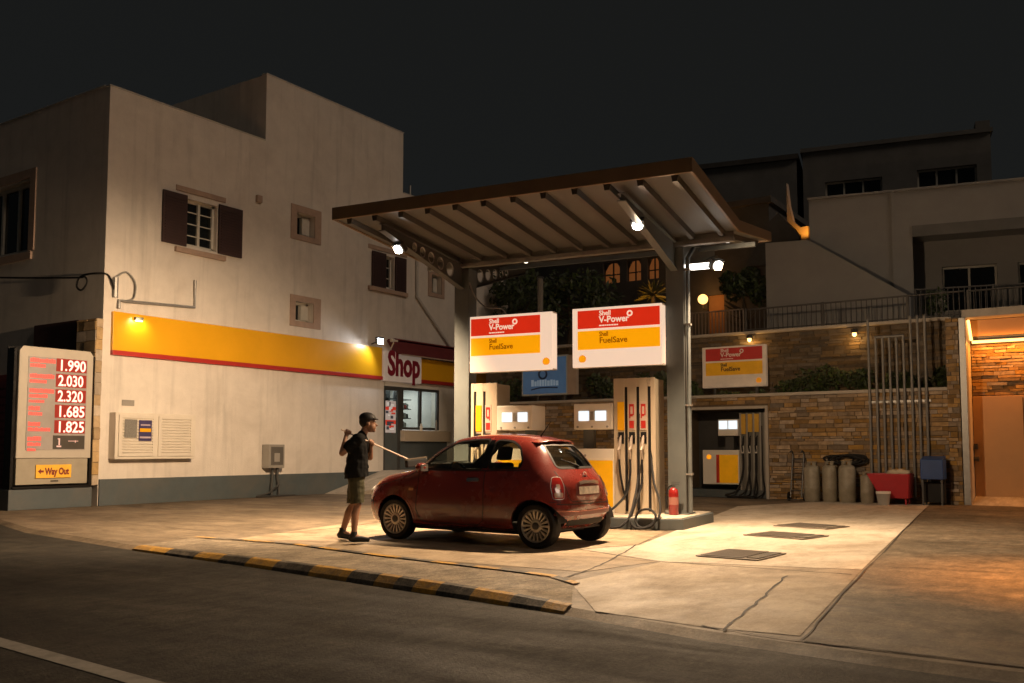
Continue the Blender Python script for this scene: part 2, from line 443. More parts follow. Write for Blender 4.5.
scn.view_settings.exposure = 0; scn.view_settings.gamma = 1
WARM = (1, .695, .42)

# station frame: canopy, pumps, signs
SA = radians(7.6)
SM = Matrix.Translation((-6.12, 13.81, 0)) @ Matrix.Rotation(SA, 4, 'Z')
def S(x, y, z=0): return SM @ Vector((x, y, z))

# ------------------------------------------------------------------ ground
def edge_pts(l): return [Vector((x*1, y*1, 0)) for x, y in l]
# road edge (forecourt side), left to right, world metres
RE = [(-60, 17.5), (-26, 10.6), (-18.3, 9.0), (-13.9, 7.6), (-10.4, 7.02), (-7.97, 6.77), (-6.1, 6.5), (-4.85, 6.32), (-3.49, 6.06), (-2.35, 5.78), (-1.3, 5.66), (-.5, 5.64), (3, 5.35), (12, 4.6), (60, .5)]
g = MB(); g.quad((-300, -300, -.11), (300, -300, -.11), (300, 420, -.11), (-300, 420, -.11)); struct(g.build('ground', SOIL))
g = MB()
for i in range(len(RE)-1):
    a, b = RE[i], RE[i+1]
    g.quad((a[0], a[1]+.14, .0), (b[0], b[1]+.14, .0), (b[0], 23.3, .0), (a[0], 23.3, .0))
    g.quad((a[0], a[1]+.14, 0), (b[0], b[1]+.14, 0), (b[0], b[1], -.045), (a[0], a[1], -.045))
struct(g.build('forecourt', CONC))
g = MB()
for i in range(len(RE)-1):
    a, b = RE[i], RE[i+1]
    g.quad((a[0], a[1]+.02, -.04), (b[0], b[1]+.02, -.04), (b[0], -40, -.04), (a[0], -40, -.04))
struct(g.build('road', ASPH))
def line_at(x): return 3.3 - .07*(x+6.3)
g = MB(); xs = [-40, -20, -6.3, -4, 10]
for i in range(4):
    a, b = xs[i], xs[i+1]
    g.quad((a, line_at(a), -.036), (b, line_at(b), -.036), (b, line_at(b)-.13, -.036), (a, line_at(a)-.13, -.036))
struct(g.build('road_marking', PAINTW))
def gslab(name, pts, z, m):
    b = MB(); b.quad(*[(x, y, z) for x, y in pts]); return struct(b.build(name, m))
# light concrete slab right of the pumps and darker older slab at the far right
slabL = [S(.02, -4.0), S(.48, -3.15), S(-.2, 5.5), S(1.2, 8.2), S(3.45, 7.9), S(3.42, 6.28), S(3.25, -4.52), S(1.26, -4.75)]
gslab('concrete_slab', [(p.x, p.y) for p in slabL], .004, CONCL)
slabF = [S(1.26, -4.78), S(3.25, -4.55), S(3.23, -8.22), S(2.6, -8.2), S(1.72, -7.95), S(.95, -6.6)]
gslab('apron_slab', [(p.x, p.y) for p in slabF], .004, ground_mat('concrete_apron', (.34, .275, .20), (.16, .12, .08), (.43, .36, .27), .72, .2, 55, .8, .5, (1.2, .7), .1, .3, .4))
slabC = [S(-4.6, -5.4), S(.8, -5.9), S(1.2, -4.8), S(-.02, -4.0), S(.44, -3.15), S(.2, -1.2), S(-5, -1.0)]
gslab('bay_slab', [(p.x, p.y) for p in slabC], .004, ground_mat('concrete_bay', (.33, .25, .165), (.12, .085, .05), (.42, .34, .24), .66, .22, 55, .8, .6, (.8, 1.2), .1, .3, .6))
slabR = [(-3.5, 20.3), (-2.25, 9.76), (-1.75, 5.9), (-.5, 5.88), (3, 5.6), (12, 5), (12, 22.3), (-3.1, 22.3)]
gslab('yard_slab', slabR, .004, CONCD)
def jl(name, pts, wd=.025, z=.008):
    b = MB()
    pts = spline([Vector((p[0], p[1], 0)) for p in pts], 10)
    pts = [p+Vector((R.uniform(-.012, .012), R.uniform(-.012, .012), 0)) for p in pts]
    for i in range(len(pts)-1):
        a, c = pts[i], pts[i+1]; t = (c-a).normalized(); n = Vector((-t.y, t.x, 0))*wd*R.uniform(.35, .6)
        b.quad((a-n).xy.to_3d()+Vector((0, 0, z)), (c-n).xy.to_3d()+Vector((0, 0, z)), (c+n).xy.to_3d()+Vector((0, 0, z)), (a+n).xy.to_3d()+Vector((0, 0, z)))
    return struct(b.build(name, JOINT))
jl('slab_joint', [(-3.53, 20.3), (-2.26, 9.76), (-1.78, 5.95)], .014)
jl('slab_joint', [(-2.78, 8.86), (-2.53, 7.4), (-2.3, 5.95)], .02)
jl('slab_joint', [S(1.26, -4.78).xy, S(3.2, -4.95).xy], .02)
jl('slab_joint', [S(.82, -6.5).xy, S(.75, -5.2).xy, S(.45, -3.2).xy], .02)
jl('slab_joint', [(-2.5, 6.05), (-1.75, 5.92), (-.55, 5.9), (4, 5.5)], .018)
jl('slab_joint', [S(-4.9, -5.2).xy, S(-2.4, -3.9).xy, S(-2.1, -1.3).xy], .02)
jl('slab_joint', [S(-9, -3.4).xy, S(-4.9, -4.0).xy, S(-4.6, -1.2).xy], .02)

# raised painted kerb strip
KF = [(-10.35, 7.06), (-9.2, 6.93), (-7.97, 6.8), (-7.0, 6.66), (-6.1, 6.53), (-5.45, 6.43), (-4.85, 6.35), (-4.2, 6.25), (-3.62, 6.16)]
KB = [(-10.7, 8.30), (-9.7, 8.33), (-8.72, 8.25), (-7.9, 8.05), (-7.0, 7.85), (-5.93, 7.7), (-5.2, 7.62), (-4.55, 7.54), (-4.15, 7.3)]
kh = [.005, .015, .03, .04, .045, .045, .04, .03, .012]
KF = [(x, y-.05) for x, y in KF]
k = MB()
for i in range(8):
    a, b, c, d = KF[i], KF[i+1], KB[i+1], KB[i]
    k.quad((a[0], a[1]+.135, kh[i]+.008), (b[0], b[1]+.135, kh[i+1]+.008), (c[0], c[1]-.1, kh[i+1]*.7), (d[0], d[1]-.1, kh[i]*.7))
struct(k.build('traffic_island', KTOP))
def kerb_run(A, B, hh, wd, sgn, nseg, m, par, hs=1.0):
    k = MB()
    def at(L, t):
        x = t*(len(L)-1); i = min(int(x), len(L)-2); f = x-i
        return Vector((L[i][0]*(1-f)+L[i+1][0]*f, L[i][1]*(1-f)+L[i+1][1]*f, 0))
    def hat(t):
        x = t*(len(hh)-1); i = min(int(x), len(hh)-2); f = x-i
        return (hh[i]*(1-f)+hh[i+1]*f)*hs
    for j in range(nseg):
        if j % 2 != par: continue
        sub = 4
        for q in range(sub):
            jit = lambda n_: n_+(.28*sin(n_*7.3+2.1*nseg) if 0 < n_ < nseg else 0)
            J0, J1 = jit(j), jit(j+1); t0, t1 = (J0+(J1-J0)*q/sub)/nseg, (J0+(J1-J0)*(q+1)/sub)/nseg
            a, b = at(A, t0), at(A, t1); h0, h1 = hat(t0), hat(t1)
            o = Vector((0, wd*sgn, 0)); z = Vector((0, 0, 1)); c = o*.22
            if sgn > 0:
                p1, p2, z0 = o*.14, o*.62, -.046
                k.quad(a+z*z0, b+z*z0, b+p1+z*(h1*.35-.02), a+p1+z*(h0*.35-.02))
                k.quad(a+p1+z*(h0*.35-.02), b+p1+z*(h1*.35-.02), b+p2+z*(h1+.004), a+p2+z*(h0+.004))
                k.quad(a+p2+z*(h0+.004), b+p2+z*(h1+.004), b+o+z*(h1+.012), a+o+z*(h0+.012))
            else:
                k.quad(a+z*.005, b+z*.005, b+z*(h1+.012), a+z*(h0+.012)); k.quad(a+z*(h0+.012), b+z*(h1+.012), b+o+z*(h1+.014), a+o+z*(h0+.014))
    return k
struct(kerb_run(KF, None, kh, .15, 1, 15, 0, 0).build('kerb', KYEL))
struct(kerb_run(KF, None, kh, .15, 1, 15, 0, 1).build('kerb', KBLK))
struct(kerb_run(KB, None, kh, .11, -1, 17, 0, 0, .7).build('kerb', KYEL))
struct(kerb_run(KB, None, kh, .11, -1, 17, 0, 1, .7).build('kerb', KBLK))
# tank covers in the slab
def grate(label, c, rz, a, b):
    t = thing('tank_cover', label, 'manhole cover', (c[0], c[1], .008), rz, 'tank covers in the light concrete slab')
    f = MB(PM[t]); f.box(-a, a, -b, b, 0, .012); f.build('frame', mat('cover_frame', (.16, .13, .1), .6), t, .004)
    f = MB(PM[t])
    n = 14
    for i in range(n):
        y = -b+.05+(2*b-.1)*i/(n-1); f.box(-a+.05, a-.2, y-.018, y+.018, .012, .02)
    f.build('plate', mat('cover_plate', (.10, .085, .07), .55, metal=.3, var=.25, scale=9), t)
    f = MB(PM[t]); f.box(a-.17, a-.03, -b+.08, b-.08, .012, .022); f.build('lid', KBLK, t, .003)
    return t
grate('largest tank cover nearest the road in the light slab', (-3.74, 10.3), radians(-3), .37, .42)
grate('middle tank cover between the other two in the slab', (-4.06, 12.95), radians(-12), .46, .36)
grate('farthest and smallest looking tank cover near the gas bottles', (-4.22, 14.75), radians(-14), .45, .36)

# ------------------------------------------------------------------ white building with shop
FX = -18.54
bld = thing('white_building', 'white rendered building with yellow band and shuttered upper windows over the shop', 'building', (FX, 11.71, 0))
PF = lambda u, z, d: (FX-d, u, z)          # facade, u = Y
PL = lambda u, z, d: (u, 11.71+d, z)       # street face, u = X
H_SH = [(13.76, 14.66, 6.06, 7.2), (20.86, 21.26, 6.08, 7.06)]
H_SM = [(17.27, 17.93, 7.02, 7.62), (17.27, 17.93, 4.66, 5.2), (23.08, 23.6, 6.25, 6.85)]
H_SHOP = [(20.86, 23.95, .6, 3.24)]
b = MB()
wall_sheet(b, PF, 11.71, 16.15, 0, 9.27, H_SH+H_SM+H_SHOP, .3)
wall_sheet(b, PF, 16.15, 21.65, 0, 11.07, H_SH+H_SM+H_SHOP, .3)
wall_sheet(b, PF, 21.65, 27.5, 0, 9.17, H_SH+H_SM+H_SHOP, .3)
wall_sheet(b, PL, -32, FX, 0, 9.3, [(-23.9, -21.66, 5.93, 7.65)], .2)
b.quad((-32, 16.15, 9.2), (FX, 16.15, 9.2), (FX, 16.15, 11.07), (-32, 16.15, 11.07))
b.quad((-32, 21.65, 9.1), (FX, 21.65, 9.1), (FX, 21.65, 11.07), (-32, 21.65, 11.07))
b.quad((-32, 27.5, 0), (FX, 27.5, 0), (FX, 27.5, 9.17), (-32, 27.5, 9.17))
# shop room shell
b.build('wall', PLASTER, bld)
b = MB(); b.quad((-32, 11.9, 9.1), (FX-.2, 11.9, 9.1), (FX-.2, 16.15, 9.1), (-32, 16.15, 9.1)); b.quad((-32, 16.15, 10.9), (FX-.2, 16.15, 10.9), (FX-.2, 21.65, 10.9), (-32, 21.65, 10.9))
b.quad((-32, 21.65, 9.0), (FX-.2, 21.65, 9.0), (FX-.2, 27.5, 9.0), (-32, 27.5, 9.0))
b.build('roof', CAP, bld)
b = MB()   # parapet edging
b.box(FX-.2, FX+.015, 11.695, 16.13, 9.27, 9.30); b.box(FX-.2, FX+.015, 16.14, 21.665, 11.07, 11.10); b.box(FX-.2, FX+.015, 21.68, 27.5, 9.17, 9.2); b.box(-32, FX-.2, 11.695, 11.9, 9.3, 9.33)
b.build('parapet_edge', PLASTER_B, bld)
b = MB(); b.box(FX, FX+.045, 11.72, 20.84, 0, .57); b.build('plinth', PLINTH, bld, .006)
b = MB(); b.box(FX+.003, FX+.085, 11.9, 20.68, 3.385, 4.24); b.build('yellow_band', YELLOW, bld, .008)
b = MB(); b.box(FX+.003, FX+.10, 11.9, 20.70, 3.28, 3.383); b.build('red_strip', RED, bld, .006)
# corner pilaster of coursed stone
b = MB(); b.box(-19.25, FX+.004, 11.56, 11.708, .45, 4.05); pil = b.build('pilaster', MORTAR, bld)
b = MB(); rr = random.Random(3); stones(b, lambda u, z, d: (FX+.006-d*-.5, u, z) if 0 else (FX+.006+d*-.6, u, z), 11.55, 11.71, .45, 4.05, hmin=.2, hmax=.28, lmin=.3, lmax=.4, rnd=rr)
stones(b, lambda u, z, d: (u, 11.56+d*.6, z), -19.25, FX+.01, .45, 4.05, hmin=.2, hmax=.28, lmin=.3, lmax=.5, rnd=rr)
b.build('stone_course', mat('pilaster_stone', (.45, .33, .2), .85, var=.2, scale=8, bump=.4, island=.25), pil)
# street face: low boards
b = MB(); b.box(-21.1, -19.3, 11.6, 11.708, 3.35, 4.08); b.build('dark_board', mat('board_maroon', (.05, .02, .018), .6), bld, .006)
b = MB(); b.box(-27, -21.75, 11.64, 11.708, .1, 3.0); b.build('red_door', mat('red_door_paint', (.13, .022, .02), .6, var=.2), bld, .01)
b = MB()
for i in range(14): b.box(-26.9, -21.85, 11.62, 11.639, .2+i*.19, .2+i*.19+.15)
b.build('door_slats', MAROON, bld)
def win(par, name, P, u0, u1, z0, z1, d=.22, mull=1, fr=.05, bars=2, gm=DGLASS):
    f = MB()
    for (a, bb, c, e) in [(u0, u0+fr, z0, z1), (u1-fr, u1, z0, z1), (u0, u1, z0, z0+fr), (u0, u1, z1-fr, z1)]+[(u0+(u1-u0)*(i+1)/(mull+1)-fr*.5, u0+(u1-u0)*(i+1)/(mull+1)+fr*.5, z0+fr, z1-fr) for i in range(mull)]:
        p = [P(a, c, d-.05), P(bb, c, d-.05), P(bb, e, d-.05), P(a, e, d-.05)]; q = Vector(P(a, c, d))-Vector(p[0])
        f.prism(p, q)
    for i in range(bars):
        z = z0+(z1-z0)*(i+1)/(bars+1)
        p = [P(u0+fr, z-.012, d-.03), P(u1-fr, z-.012, d-.03), P(u1-fr, z+.012, d-.03), P(u0+fr, z+.012, d-.03)]; f.prism(p, Vector(P(u0+fr, z, d-.01))-Vector(P(u0+fr, z, d-.03)))
    o = f.build(name, WFRAME, par)
    g = MB(); g.prism([P(u0+.01, z0+.01, d+.004), P(u1-.01, z0+.01, d+.004), P(u1-.01, z1-.01, d+.004), P(u0+.01, z1-.01, d+.004)], Vector(P(0, 0, .012))-Vector(P(0, 0, 0)))
    g.build('pane', gm, o)
    return o
def bar(mb, P, u0, u1, z0, z1, d0, d1):
    mb.prism([P(u0, z0, d0), P(u1, z0, d0), P(u1, z1, d0), P(u0, z1, d0)], Vector(P(0, 0, d1))-Vector(P(0, 0, d0)))
w1 = win(bld, 'window', PF, 13.76, 14.66, 6.06, 7.2, .16, 1, .07, 3)
w4 = win(bld, 'window', PF, 20.86, 21.26, 6.08, 7.06, .16, 0, .06, 2)
def shutters(par, l, r, z0, z1):
    for (a, c) in (l, r):
        s = MB(); bar(s, PF, a, c, z0, z1, -.07, -.03)
        n = 16
        for i in range(n):
            z = z0+.08+(z1-z0-.16)*i/n; bar(s, PF, a+.06, c-.06, z, z+.03, -.083, -.069)
        s.build('shutter', SHUTTER, par)
shutters(w1, (13.09, 13.75), (14.68, 15.40), 6.02, 7.25)
shutters(w4, (20.24, 20.84), (21.28, 21.78), 6.04, 7.1)
for (a, c, z0, z1, wnd) in ((13.46, 14.9, 5.86, 7.33, w1), (20.1, 21.85, 5.92, 7.16, w4)):
    s = MB(); bar(s, PF, a, c, z0, z0+.12, -.09, 0); s.build('sill', SURROUND, wnd, .008)
    s = MB(); bar(s, PF, a, c, z1, z1+.13, -.03, 0); s.build('lintel', SURROUND, wnd, .006)
for (a, c, z0, z1, h) in ((17.06, 18.17, 6.87, 7.82, H_SM[0]), (17.08, 18.2, 4.51, 5.36, H_SM[1]), (22.91, 23.75, 6.12, 6.98, H_SM[2])):
    wv = win(bld, 'window', PF, h[0], h[1], h[2], h[3], .25, 0, .07, 0)
    s = MB()
    bar(s, PF, a, h[0], z0, z1, -.03, 0); bar(s, PF, h[1], c, z0, z1, -.03, 0); bar(s, PF, h[0], h[1], z0, h[2], -.03, 0); bar(s, PF, h[0], h[1], h[3], z1, -.03, 0)
    s.build('surround', SURROUND, wv, .005)
    s = MB(); bar(s, PF, (h[0]+h[1])/2, h[1]-.07, h[2]+.07, h[3]-.07, .13, .24); s.build('ventilator', WFRAME, wv)
wl = win(bld, 'window', PL, -23.9, -21.66, 5.93, 7.65, .18, 2, .09, 0)
s = MB(); bar(s, PL, -24, -21.5, 5.72, 5.9, -.05, 0); bar(s, PL, -21.66, -21.42, 5.93, 7.7, -.03, 0); bar(s, PL, -24, -21.42, 7.7, 7.92, -.03, 0); s.build('surround', SURROUND, wl)
# service pipes and cables on the facade
b = MB(); b.tube([(FX+.05, 12.05, 4.32), (FX+.05, 12.05, 4.5), (FX+.05, 12.2, 4.5), (FX+.05, 14.03, 4.6), (FX+.05, 14.03, 5.25)], .035, 8); b.tube([(FX+.05, 11.95, 4.55), (FX+.05, 11.95, 5.0)], .06, 8)
b.tube(spline([(FX+.05, 11.95, 5.0), (FX+.06, 12.2, 5.15), (FX+.06, 12.42, 4.95), (FX+.06, 12.4, 4.6), (FX+.05, 12.15, 4.5)]), .02, 6)
b.build('service_pipe', GALV, bld, smooth=True)
b = MB(); b.tube([(FX+.05, 22.3, 8.2), (FX+.05, 22.3, 6.0), (FX+.05, 24.0, 4.6), (FX+.05, 24.0, 4.4)], .05, 8); b.build('drain_pipe', PLASTER_B, bld, smooth=True)
b = MB(); b.tube([(FX-.3, 22.35, 9.1), (FX-.3, 22.35, 9.62)], .035, 8); b.build('roof_vent', GALV, bld)
b = MB(); b.box(FX, FX+.08, 15.85, 16.02, 7.58, 7.76); b.build('junction_box', SURROUND, bld, .006)
b = MB(); b.box(FX, FX+.02, 12.22, 12.52, 2.18, 2.31); b.build('name_plate', GREYB, bld, .003)

# shop front parts
b = MB(); b.box(-21.8, FX-.32, 20.6, 20.85, .55, 3.3); b.box(-21.8, FX-.32, 24.0, 24.2, .55, 3.3); b.box(-21.9, -21.8, 20.6, 24.2, .55, 3.3); b.box(-21.9, FX-.02, 20.6, 24.2, 3.3, 3.4)
b.build('shop_room', GREYB, bld)
b = MB(); b.box(-21.8, FX, 20.85, 23.98, .5, .598); b.build('shop_floor', CAP, bld)
b = MB(); b.box(FX+.003, FX+.14, 20.72, 22.45, 3.26, 4.16); ss = b.build('shop_sign', mat('shop_sign_white', (.62, .54, .47), .5, var=.05, emit=(1, .8, .66), estr=.10), bld, .006)
text('Shop', 1.02, (FX+.145, 20.86, 3.46), (0, 1, 0), (0, 0, 1), mat('shop_letters', (.24, .012, .03), .5), 'lettering', ss, .012, .035, width=1.5)
b = MB(); b.prism([(FX+.003, 20.95, 4.50), (FX+.30, 20.95, 4.46), (FX+.30, 21.3, 4.10), (FX+.003, 21.3, 4.10)], (0, 6.2, 0)); b.box(FX+.003, FX+.32, 21.0, 27.2, 4.50, 4.54); aw = b.build('awning', MAROON, bld, .008)
b = MB(); b.box(FX+.302, FX+.325, 21.3, 27.2, 4.06, 4.10); b.build('awning_edge', SURROUND, aw)
b = MB(); b.box(FX+.003, FX+.12, 22.455, 27.2, 3.40, 4.05); b.build('yellow_band', YELLOW, bld, .006)
b = MB(); b.box(FX+.003, FX+.14, 22.455, 27.2, 3.29, 3.398); b.build('red_strip', RED, bld, .005)
b = MB(); b.box(FX-.06, FX+.01, 20.86, 20.93, .6, 3.12); b.box(FX-.06, FX+.01, 21.5, 21.62, .6, 3.12); b.box(FX-.06, FX+.01, 20.93, 21.5, 3.0, 3.12); dr = b.build('shop_door', DSTEEL, bld, .004)
b = MB(); b.box(FX-.05, FX-.01, 20.93, 21.5, .6, 1.7); b.build('lower_panel', PLINTH, dr, .004)
b = MB(); b.box(FX-.04, FX-.03, 20.93, 21.5, 1.7, 3.0); b.build('pane', glass('shop_glass'), dr)
b = MB(); b.box(FX-.028, FX-.024, 20.97, 21.44, 1.72, 2.68); po = b.build('poster', mat('poster_pale', (.6, .55, .55), .5, emit=(1, .9, .85), estr=.15), dr)
pr = random.Random(5)
for mname, cc in (('poster_red', (.75, .06, .03)), ('poster_dark', (.06, .06, .08)), ('poster_white', (.8, .8, .8))):
    pm_ = mat(mname, cc, .5, emit=cc, estr=.25)
    for i in range(7):
        y = pr.uniform(20.98, 21.25); z = pr.uniform(1.76, 2.56); b = MB(); b.box(FX-.024, FX-.0215+.001*('rdw'.index(mname[7]))+.0001*i, y, y+pr.uniform(.08, .19), z, z+pr.uniform(.04, .14)); b.build('poster_print', pm_, po)
    if mname == 'poster_red':
        for z0, z1 in ((2.4, 2.5), (1.98, 2.1)): b = MB(); b.box(FX-.0238, FX-.0208, 20.97, 21.44, z0, z1); b.build('poster_print', pm_, po)
b = MB()
for (a, c, z0, z1) in ((21.62, 21.74, 1.83, 3.12), (22.52, 22.62, 1.9, 3.05), (23.4, 23.5, 1.83, 3.12), (21.74, 23.4, 3.04, 3.12), (21.74, 23.4, 1.83, 1.9)): b.box(FX-.06, FX+.02, a, c, z0, z1)
sw = b.build('shop_window', DSTEEL, bld, .004)
b = MB(); b.box(FX-.035, FX-.03, 21.74, 23.4, 1.9, 3.04); b.build('pane', MATS.get('shop_glass') or glass('shop_glass'), sw)
b = MB(); b.box(FX-.3, FX+.01, 23.5, 23.95, 1.81, 3.24); b.box(FX-.28, FX-.0, 20.93, 23.5, 3.125, 3.24); b.build('shop_jamb', WHITE, bld)
b = MB(); b.box(FX-.3, FX+.0, 21.64, 23.95, .6, 1.46); b.build('shop_lower_wall', PLINTH, bld)
b = MB(); b.box(FX-.3, FX+.16, 21.66, 23.95, 1.465, 1.80); b.build('counter', CREAM, bld, .008)
light('AREA', 'shop_ceiling_light', (-20.2, 22.4, 3.27), 90, (.92, .97, 1.0), target=(-20.2, 22.4, 0), size=1.2, sy=2.4)
b = MB(); b.box(-20.9, -19.6, 21.2, 23.6, 3.275, 3.298); b.build('ceiling_panel', glow('shop_panel', (.9, .97, 1), 2.0), bld)
# stock shelves and goods
GOODS = [mat('goods_%s' % n, c, .4) for n, c in (('white', (.7, .7, .68)), ('dark', (.05, .05, .06)), ('red', (.5, .04, .03)), ('green', (.1, .2, .14)), ('grey', (.3, .32, .33)))]
pack = None
for si, (y0, y1) in enumerate(((21.72, 22.5), (22.66, 23.1))):
    t = thing('display_shelf', ['wide dark shelf rack of goods behind the left shop pane', 'narrow dark shelf rack behind the right shop pane'][si], 'shelf', (-19.5, y0, .6))
    b = MB(); b.box(-19.75, -19.73, y0, y1, .6, 3.1); b.build('back_panel', DSTEEL, t)
    for i in range(6): q = MB(); q.box(-19.73, -19.35, y0, y1, 1.3+i*.3, 1.325+i*.3); q.build('shelf_board', DSTEEL, t)
    for i in range(5):
        y = y0+.03
        while y < y1-.1:
            wd = R.uniform(.07, .12); hh = R.uniform(.12, .23)
            if R.random() < .8:
                q = MB(); z = 1.326+i*.3; q.box(-19.62, -19.4, y, y+wd, z, z+hh*.8); q.box(-19.56, -19.46, y+wd*.3, y+wd*.7, z+hh*.8, z+hh)
                o = q.build('packet', R.choice(GOODS), None, .004, origin=(-19.5, y+wd/2, z))
                tag(o, ['small packet standing on the wide shelf behind the left pane', 'small packet standing on the narrow shelf behind the right pane'][si], 'packet', ['packets on the wide shop shelf', 'packets on the narrow shop shelf'][si])
            y += wd+.015
b = MB(); b.lathe([(.05, 0), (.055, .12), (.03, .17), (.03, .22)], (FX+.06, 22.55, 1.801), 10); o = b.build('bottle', WHITE, None, smooth=True, origin=(FX+.06, 22.55, 1.801)); tag(o, 'small white bottle standing on the cream shop counter', 'bottle')
b = MB(); b.lathe([(.04, 0), (.04, .28), (.02, .33), (.02, .36)], (FX+.06, 23.3, 1.801), 10); o = b.build('bottle', GREYB, None, smooth=True, origin=(FX+.06, 23.3, 1.801)); tag(o, 'tall grey bottle at the far end of the shop counter', 'bottle')
# ramp and step in front of the shop
b = MB(); b.prism([(FX+.05, 18.4, 0), (FX+.05, 20.75, .6), (FX+.05, 24.2, .6), (FX+.05, 24.2, 0)], (1.25, 0, 0))
o = b.build('entrance_ramp', CONCL, None, .01, origin=(FX+.6, 21, 0)); tag(o, 'pale concrete ramp rising to the shop door', 'ramp')

# lamps on the building
def bulkhead(name, c, label, cat, lm, pw, colr, tgt, grp=None, sz=1):
    t = thing(name, label, cat, c, 0, grp)
    return t
t = thing('wall_lamp', 'small added warm lamp standing in for a reflection on the yellow band', 'lamp', (FX+.09, 12.5, 4.12))  # added lamp, makes the warm reflection spot on the glossy band
b = MB(); b.box(FX+.086, FX+.16, 12.4, 12.6, 4.10, 4.17); b.build('housing', DSTEEL, t, .006)
b = MB(); b.box(FX+.10, FX+.15, 12.42, 12.58, 4.075, 4.098); b.build('lens', glow('lamp_added', (1, .8, .45), 5), t)
light('SPOT', 'wall_lamp_light', (FX+.32, 12.5, 4.14), 18, (1, .75, .4), target=(FX, 12.5, 3.75), size=.04, angle=2.4, blend=.9)  # added spot for the warm patch on the band
t = thing('floodlight', 'cool white floodlight on a short arm above the yellow band', 'lamp', (FX, 20.3, 4.3))
b = MB(); b.tube([(FX, 20.3, 4.32), (FX+.25, 20.3, 4.38)], .02); b.build('arm', DSTEEL, t)
b = MB(); b.obox((FX+.33, 20.28, 4.40), (.12, .26, .2)); b.build('housing', DSTEEL, t, .01)
b = MB(); b.obox((FX+.395, 20.25, 4.37), (.012, .22, .15)); b.build('lens', LED_C, t)
light('SPOT', 'floodlight_light', (FX+.44, 20.2, 4.34), 75, (.92, .95, 1.0), target=(FX+.6, 18.6, 2.6), size=.08, angle=2.8, blend=.6)
t = thing('security_camera', 'white camera on a bracket over the shop sign', 'camera', (FX+.12, 21.0, 4.4))
b = MB(); b.tube([(FX+.1, 21.0, 4.16), (FX+.25, 21.0, 4.42)], .018); b.build('bracket', WFRAME, t)
b = MB(); b.lathe([(.05, -.14), (.055, -.1), (.055, .12), (.045, .14)], (FX+.26, 21.0, 4.47), 10, 'y'); b.build('body', WHITE, t, smooth=True)

# louvred cabinet
t = thing('louvred_cabinet', 'pale louvred wall cabinet with two doors and stuck notices', 'cabinet', (FX, 11.9, .98))
b = MB(); b.box(FX, FX+.24, 11.93, 14.0, 1.0, 2.02); CAB = mat('cabinet_cream', (.68, .62, .53), .6, var=.05); b.build('body', CAB, t, .008)
for (a, c) in ((12.0, 12.92), (12.99, 13.93)):
    d = MB()
    for (p, q, r_, s_) in ((a, a+.08, 1.06, 1.97), (c-.08, c, 1.06, 1.97), (a+.08, c-.08, 1.06, 1.13), (a+.08, c-.08, 1.9, 1.97)): d.box(FX+.242, FX+.27, p, q, r_, s_)
    dd = d.build('door', CAB, t, .003)
    d = MB()
    for i in range(12):
        z = 1.14+i*.063; d.prism([(FX+.243, a+.08, z), (FX+.268, a+.08, z+.004), (FX+.268, a+.08, z+.03), (FX+.243, a+.08, z+.05)], (0, c-a-.16, 0))
    d.build('louvre', CAB, dd)
b = MB(); b.box(FX+.272, FX+.277, 12.13, 12.43, 1.47, 1.87); b.build('notice', mat('notice_grey', (.2, .19, .17), .6, var=.4, scale=50), t)
b = MB(); b.box(FX+.272, FX+.277, 12.48, 12.8, 1.4, 1.86); n2 = b.build('notice', mat('notice_blue', (.05, .04, .12), .5), t)
b = MB(); b.box(FX+.278, FX+.280, 12.5, 12.78, 1.6, 1.68); b.build('stripe', YELLOW, n2)
b = MB(); b.box(FX+.278, FX+.280, 12.5, 12.78, 1.46, 1.5); b.box(FX+.278, FX+.280, 12.52, 12.76, 1.74, 1.77); b.build('stripe', mat('notice_pale', (.5, .4, .45), .5), n2)
# meter box
t = thing('meter_box', 'grey meter box on the wall with pipes down to the ground', 'meter box', (FX, 16.4, .72))
b = MB(); b.box(FX+.03, FX+.3, 16.2, 16.72, .74, 1.34); b.build('body', GREYB, t, .012)
b = MB(); b.box(FX+.302, FX+.315, 16.26, 16.66, .82, 1.28); d = b.build('door', mat('meter_door', (.12, .11, .1), .5), t, .005)
b = MB(); b.box(FX+.317, FX+.322, 16.36, 16.54, .9, 1.12); b.build('window', mat('meter_window', (.35, .33, .3), .3), d)
for y, y2 in ((16.45, 16.42), (16.62, 16.66)):
    b = MB(); b.tube(spline([(FX+.15, y, .75), (FX+.15, y, .5), (FX+.16, y2, .25), (FX+.18, y2, .02)]), .035, 8); b.build('pipe', DSTEEL, t, smooth=True)
b = MB(); b.tube([(FX+.19, 16.66, .32), (FX+.19, 16.3, .1), (FX+.2, 15.9, .03)], .025, 8); b.tube([(FX+.2, 15.9, .03), (FX+.2, 17.2, .03)], .02, 8); b.build('pipe', DSTEEL, t, smooth=True)
# overhead cable to the left
b = MB(); b.tube(spline([(-30, 9.8, 6.2), (-24, 11.3, 5.5), (-19.7, 11.6, 5.06), (-19.2, 11.62, 5.05), (-19.05, 11.62, 4.9), (-19.25, 11.62, 4.74), (-19.45, 11.62, 4.85), (-19.3, 11.62, 5.05), (-18.7, 11.62, 5.06), (FX+.04, 11.8, 5.0), (FX+.05, 11.95, 4.6)], 6), .022, 6)
o = b.build('cable', BLACK, None, smooth=True, origin=(-19, 11.62, 5)); tag(o, 'black overhead cable looped at the building corner', 'cable')

